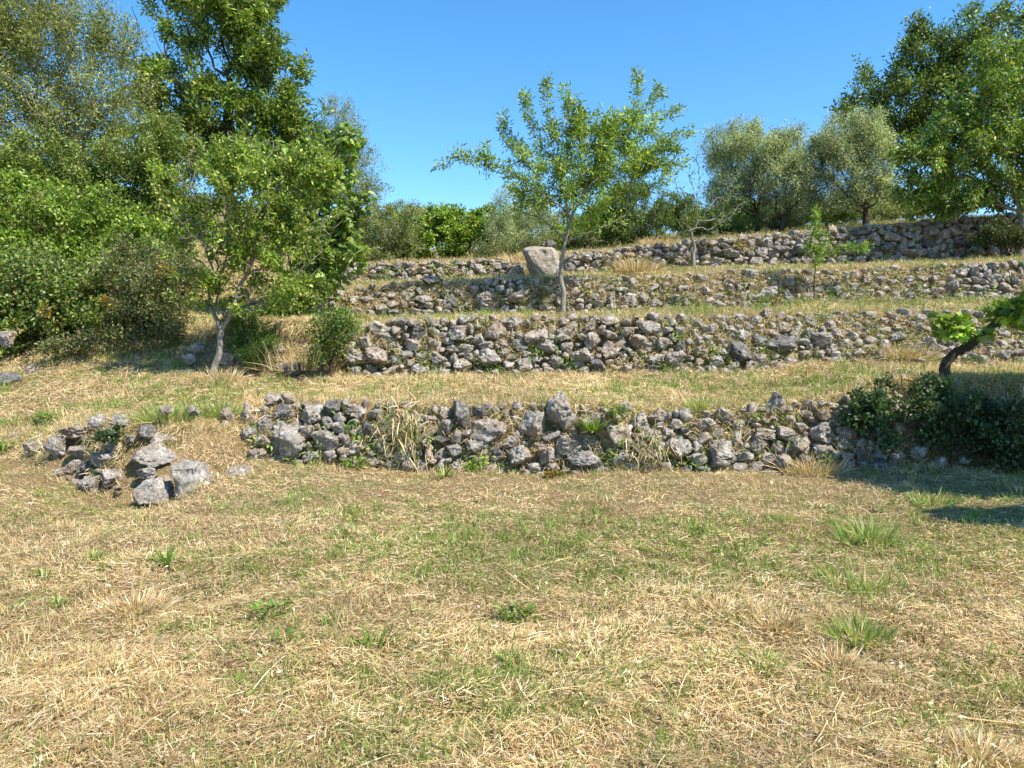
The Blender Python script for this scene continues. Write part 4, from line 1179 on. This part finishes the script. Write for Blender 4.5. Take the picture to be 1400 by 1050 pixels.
GREEN = [(740, 720, .7, .6), (690, 720, .6, .5), (930, 770, .9, .6), (1090, 770, .9, .6), (1300, 800, .9, .4), (440, 715, .6, .4), (590, 720, .6, .4), (830, 770, .7, .5),
         (960, 480, .9, .5), (700, 490, .8, .5), (270, 560, .9, .8), (220, 540, .8, .7), (1060, 540, .7, .4), (1270, 700, .8, .9), (1380, 520, .8, .8), (350, 700, .6, .4),
         (140, 640, .5, .4), (60, 570, .6, .7), (120, 700, .5, .3), (1230, 620, .3, .4), (640, 960, .5, .35), (330, 730, .5, .3), (480, 740, .6, .5),
         (180, 835, .6, -.8), (120, 900, .6, -.5), (100, 980, .7, -.5), (1060, 850, .4, -.5), (1030, 660, .6, -.9), (600, 670, .7, -.5), (900, 660, .8, -.6), (1300, 1000, .7, -.5)]
GH = {(g[0], g[1]): hit(g[0], g[1]) for g in GREEN}


def lay_straw(G, X, Y, rng, lmin, lmax, lift=.03, wk=1.0, two=True, tilt=.22, cols=STRAWC, wts=(3, 2, 1.3, 2, 1.3)):
    n = len(X)
    Z = tz(X, Y)
    clump = fbm(X * 5, Y * 5, 55, 3)
    a = rng.random(n) * 2 * pi
    flow = fbm(X * .8, Y * .8, 91, 2) * 2 * pi * 1.5
    a = np.where(rng.random(n) < .45, flow + rng.normal(0, .5, n), a)
    el = np.abs(rng.normal(0, tilt, n))
    d = np.stack([np.cos(a) * np.cos(el), np.sin(a) * np.cos(el), np.sin(el)], 1)
    L = rng.uniform(lmin, lmax, n) * rng.uniform(.5, 1, n)
    # follow the slope of the ground
    e = .1
    gx_ = (tz(X + e, Y, False) - tz(X - e, Y, False)) / (2 * e); gy_ = (tz(X, Y + e, False) - tz(X, Y - e, False)) / (2 * e)
    gx_ = np.clip(gx_, -1.5, 1.5); gy_ = np.clip(gy_, -1.5, 1.5)
    d[:, 2] += (d[:, 0] * gx_ + d[:, 1] * gy_)
    d = unit(d)
    side = unit(np.cross(d, unit(np.stack([-gx_, -gy_, np.ones(n)], 1) + rng.normal(size=(n, 3)) * .45)))
    W = (.0024 + .00042 * Y) * wk * rng.uniform(.7, 1.4, n)
    P = np.stack([X, Y, Z + rng.random(n) ** 1.5 * lift * (.4 + 1.2 * clump)], 1)
    col = palette(n, cols, wts, .15, rng)
    tone = fbm(X * 1.1, Y * 1.1, 61, 3)
    col = col * (.58 + .84 * tone)[:, None]
    bend = rng.normal(size=(n, 3)) * (L * .13)[:, None]; bend[:, 2] = -np.abs(bend[:, 2]) - L * .05
    blades(G, P, d, L, W, side, bend, col, two)


def stand_grass(G, X, Y, rng, lmin, lmax, cols, wts, tilt=.45, wk=1.0, two=False, jit=.15):
    n = len(X)
    Z = tz(X, Y) - .005
    a = rng.random(n) * 2 * pi
    el = np.abs(rng.normal(0, tilt, n))
    d = np.stack([np.cos(a) * np.sin(el), np.sin(a) * np.sin(el), np.cos(el)], 1)
    L = rng.uniform(lmin, lmax, n)
    side = unit(np.cross(d, randu(n, rng)))
    W = (.0026 + .00045 * Y) * wk * rng.uniform(.7, 1.3, n)
    col = palette(n, cols, wts, jit, rng)
    blades(G, np.stack([X, Y, Z], 1), d, L, W, side, np.stack([np.cos(a), np.sin(a), -.5 + 0 * a], 1) * (L * .25 * rng.random(n))[:, None], col, two)


# straw thatch
G = Geo()
X, Y = surf_points(330000, 2.4, 10.3, power=1.7)
lay_straw(G, X, Y, RNG, .025, .10, wk=.72, tilt=.38, lift=.04)
X, Y = surf_points(6000, 2.4, 10.3, power=1.7)
lay_straw(G, X, Y, RNG, .12, .32, lift=.05, tilt=.14, wk=.9)
X, Y = surf_points(120000, 10.0, 13.9, power=1.0)
lay_straw(G, X, Y, RNG, .06, .18, lift=.05, wk=1.15, two=False, tilt=.35)
X, Y = surf_points(70000, 13.6, 17.3, power=1.0)
lay_straw(G, X, Y, RNG, .08, .22, lift=.07, wk=1.2, two=False, tilt=.5)
X, Y = surf_points(50000, 17.2, 21.3, power=1.0)
lay_straw(G, X, Y, RNG, .08, .24, lift=.08, wk=1.2, two=False, tilt=.5)
X, Y = surf_points(26000, 21.2, 27, power=1.0)
lay_straw(G, X, Y, RNG, .08, .24, lift=.08, wk=1.3, two=False, tilt=.5)
link("dry_grass", G.mesh("dry_grass", M_STRAW), None, None, kind="stuff")

# dry stubble and green blades
G = Geo()
X, Y = surf_points(330000, 2.4, 10.3, power=1.7)
k = greenness(X, Y) < .6
stand_grass(G, X[k], Y[k], RNG, .012, .045, STRAWC + [(.30, .30, .12)], [2.5, 2, 2, 2, 1.3, 1.6], .75)
# taller dry grass on the terrace lips and in front of the walls
for wi, y0 in ((0, 10.0), (1, 13.4), (2, 17.0), (3, 21.0)):
    n = (16000, 22000, 22000, 16000)[wi]
    X = RNG.uniform(-1, 1, n) * y0 * .76
    yb, zb, zt, bt = wall_at(wi, X)
    Y = yb + bt + np.abs(RNG.normal(0, .22, n)) - .06
    keep = fbm(X * 1.7, Y * 1.7, 71 + wi) > .34
    stand_grass(G, X[keep], Y[keep], RNG, .05, .17 + .02 * wi, STRAWC + [(.20, .24, .08)], [3, 2, 1.3, 2, 1.3, 2.2], .6, 1.1)
    n2 = n
    X = RNG.uniform(-1, 1, n2) * y0 * .76
    yb, zb, zt, bt = wall_at(wi, X)
    keep = fbm(X * 1.3, X * 0 + wi, 171 + wi, 3) + RNG.normal(0, .05, n2) > (.50, .48, .46, .53)[wi]
    X = X[keep]; yb = yb[keep]; bt = bt[keep]; m = len(X)
    Y = yb + bt * RNG.uniform(.75, 1.15, m)
    P = np.stack([X, Y, tz(X, Y)], 1)
    d = unit(np.stack([RNG.normal(size=m) * .6, -RNG.uniform(.2, 1.2, m), RNG.uniform(-.2, .9, m)], 1))
    L = RNG.uniform(.06, .20, m)
    blades(G, P, d, L, (.0028 + .00045 * Y), unit(np.cross(d, randu(m))), np.stack([0 * L, -L * .15, -L * RNG.uniform(.4, 1.0, m)], 1),
           palette(m, STRAWC + [(.20, .26, .08), (.13, .19, .06)], [3, 2, 1.3, 2, 1.3, 2, 1], .15), True)
    X = RNG.uniform(-1, 1, n // 2) * y0 * .76
    yb, zb, zt, bt = wall_at(wi, X)
    Y = yb - np.abs(RNG.normal(0, .16, n // 2)) + .02
    keep = fbm(X * 1.7, Y * 1.7, 81 + wi) > .45
    stand_grass(G, X[keep], Y[keep], RNG, .04, .16, STRAWC + [(.20, .24, .08)], [3, 2, 1.3, 2, 1.3, 1.4], .6, 1.1)
link("dry_stubble", G.mesh("dry_stubble", M_STRAW), None, None, kind="stuff")

G = Geo()
GC = [(.19, .26, .055), (.26, .33, .085), (.14, .20, .045), (.36, .37, .14)]
X, Y = surf_points(420000, 2.4, 10.3, power=1.7)
g = greenness(X, Y) + .9 * (fbm(X * 7, Y * 7, 44, 2) - .5)
k = RNG.random(len(X)) < np.clip((g + .06) * .85, .08, .5)
stand_grass(G, X[k], Y[k], RNG, .02, .07, GC, [3, 3, 2, 1], .6)
X, Y = surf_points(120000, 10.2, 13.6, power=1.0)
g = greenness(X, Y)
k = RNG.random(len(X)) < np.clip(g * .8 + .16, .05, .6)
stand_grass(G, X[k], Y[k], RNG, .03, .09, GC, [3, 3, 2, 1], .5)
for (y0, y1, n) in ((13.6, 17, 60000), (17.2, 21, 40000), (21.2, 30, 60000)):
    X, Y = surf_points(n, y0, y1, power=1.0)
    g = fbm(X * 1.1, Y * 1.1, 33) - .5
    k = RNG.random(len(X)) < np.clip(.45 + g * 3.5 + (.3 if y0 > 21 else 0), .02, .9)
    stand_grass(G, X[k], Y[k], RNG, .05, .16, GC + [(.2, .22, .10)], [3, 3, 2, 1, 2], .5, 1.2)
# little green clumps and dry hummocks everywhere
def clumps(G, n, y0, y1, k, r, l0, l1, cols, wts, thr, power=1.7, tilt=.5):
    cx, cy = surf_points(n * 4, y0, y1, power=power)
    g = greenness(cx, cy) + RNG.normal(0, .7, len(cx))
    o = np.argsort(-g)[:n] if thr > 0 else np.argsort(g)[:n]
    cx, cy = cx[o], cy[o]
    sz = RNG.uniform(.4, 1.3, n)
    kk = np.repeat(np.arange(n), k)
    m = len(kk)
    X = cx[kk] + RNG.normal(size=m) * r * sz[kk]; Y = cy[kk] + RNG.normal(size=m) * r * sz[kk]
    tint = RNG.uniform(.75, 1.25, n)
    a = RNG.random(m) * 2 * pi; el = np.abs(RNG.normal(0, tilt, m))
    d = np.stack([np.cos(a) * np.sin(el), np.sin(a) * np.sin(el), np.cos(el)], 1)
    L = RNG.uniform(l0, l1, m) * (.5 + .7 * sz[kk])
    col = palette(m, cols, wts, .15) * tint[kk][:, None]
    blades(G, np.stack([X, Y, tz(X, Y) - .005], 1), d, L, (.003 + .00048 * Y) * RNG.uniform(.7, 1.5, m), unit(np.cross(d, randu(m))),
           np.stack([np.cos(a), np.sin(a), -.6 + 0 * a], 1) * (L * .3 * RNG.random(m))[:, None], col, True)


clumps(G, 1800, 2.5, 10, 18, .035, .03, .09, GC + [(.20, .33, .05)], [3, 3, 2, 1, 2], 1)
clumps(G, 500, 10.2, 13.5, 24, .06, .05, .15, GC + [(.20, .33, .05)], [3, 3, 2, 1, 2], 1, 1.0)
clumps(G, 700, 13.7, 21, 24, .08, .07, .20, GC + [(.20, .33, .05)], [3, 3, 2, 1, 2], 1, 1.0)
G2 = Geo()
clumps(G2, 500, 2.5, 10, 70, .05, .025, .075, STRAWC + [(.30, .30, .12)], [2.5, 2, 2, 2, 1.3, 1.6], -1)
clumps(G2, 300, 10.2, 13.5, 40, .08, .05, .14, STRAWC, [2.5, 2, 2, 2, 1.3], -1, 1.0)
link("dry_hummocks", G2.mesh("dry_hummocks", M_STRAW), None, None, kind="stuff")
link("green_grass", G.mesh("green_grass", M_GRASS), None, None, kind="stuff")

# dry grass clinging to the wall faces between the stones
G = Geo()
for wi, (n, dens, cut) in enumerate(((26000, 1, .53), (34000, 1, .51), (46000, 1, .45), (16000, 1, .60))):
    pxs = RNG.uniform([60, 250, 260, 460][wi], 1420, n)
    w = np.array(WALLS[wi])
    b = np.interp(pxs, w[:, 0], w[:, 1]); t = np.interp(pxs, w[:, 0], w[:, 2]); D = np.interp(pxs, w[:, 0], w[:, 3]); bt = np.interp(pxs, w[:, 0], w[:, 4])
    f = RNG.random(n) ** .7
    Y = D + f * bt; py = b - (b - t) * f
    P = np.stack([at(a_, c_, d_) for a_, c_, d_ in zip(pxs, py, Y)])
    thick = {0: 0, 1: .10 * (pxs > 1000), 2: .10 * ((pxs > 870) & (pxs < 1290)) + .06 * (pxs < 560), 3: 0 * pxs}[wi]
    nz = fbm(P[:, 0] * 2.0, P[:, 2] * 2.4, 300 + wi, 3) + .12 * (f - .5) + thick
    k = nz > cut
    P = P[k]; m = len(P)
    P[:, 1] -= RNG.uniform(0.0, .17, m)
    d = unit(np.stack([RNG.normal(size=m) * .7, -np.abs(RNG.normal(.4, .3, m)), RNG.uniform(-1.0, .7, m)], 1))
    L = RNG.uniform(.05, .19, m) * (1 if wi < 3 else .8)
    side = unit(np.cross(d, randu(m)))
    col = palette(m, STRAWC + [(.17, .23, .06), (.10, .15, .045)], [3, 2, 1.3, 2, 1.2, 1.8, .9], .15)
    blades(G, P, d, L, (.0026 + .00045 * P[:, 1]), side, np.array([0, 0, -1.]) * (L * .3)[:, None], col, True)
for wi, (n, ps) in enumerate(((60, 340), (120, 480), (130, 440), (60, 470))):
    w = np.array(WALLS[wi])
    for _ in range(n):
        px = RNG.uniform(ps, 1400); b, t, D, bt = [float(np.interp(px, w[:, 0], w[:, k])) for k in (1, 2, 3, 4)]
        f = RNG.random() ** 1.4
        p = at(px, b - (b - t) * f, D + f * bt - .12)
        k = int(RNG.integers(14, 60)); r = RNG.uniform(.04, .13)
        P = p + RNG.normal(size=(k, 3)) * np.array([r, .05, r * .8])
        c = [(.17, .25, .05), (.12, .18, .04), (.24, .30, .08), (.30, .30, .12)][int(RNG.integers(4))]
        leaves(G, P, unit(randu(k) + np.array([0, -.5, .2])), unit(randu(k) * .6 + np.array([0, -.4, 1.])), RNG.uniform(.03, .075, k) * (1 + .03 * D), RNG.uniform(.012, .03, k) * (1 + .03 * D),
               palette(k, [c], [1], .22), T_DIAMOND)
link("wall_grass", G.mesh("wall_grass", M_STRAW), None, None, kind="stuff")

# small fallen leaves and chaff on the mown grass
G = Geo()
X, Y = surf_points(9000, 2.4, 10.2, power=1.7)
P = np.stack([X, Y, tz(X, Y) + RNG.uniform(.01, .05, len(X))], 1)
n = len(X)
leaves(G, P, unit(randu(n) * np.array([1, 1, .3])), unit(randu(n) * .5 + np.array([0, 0, 1.])), RNG.uniform(.015, .045, n), RNG.uniform(.008, .02, n),
       palette(n, [(.5, .36, .18), (.35, .22, .11), (.68, .58, .42), (.22, .26, .07)], [3, 3, 1, 2], .2), T_DIAMOND)
link("leaf_litter", G.mesh("leaf_litter", M_STRAW), None, None, kind="stuff")
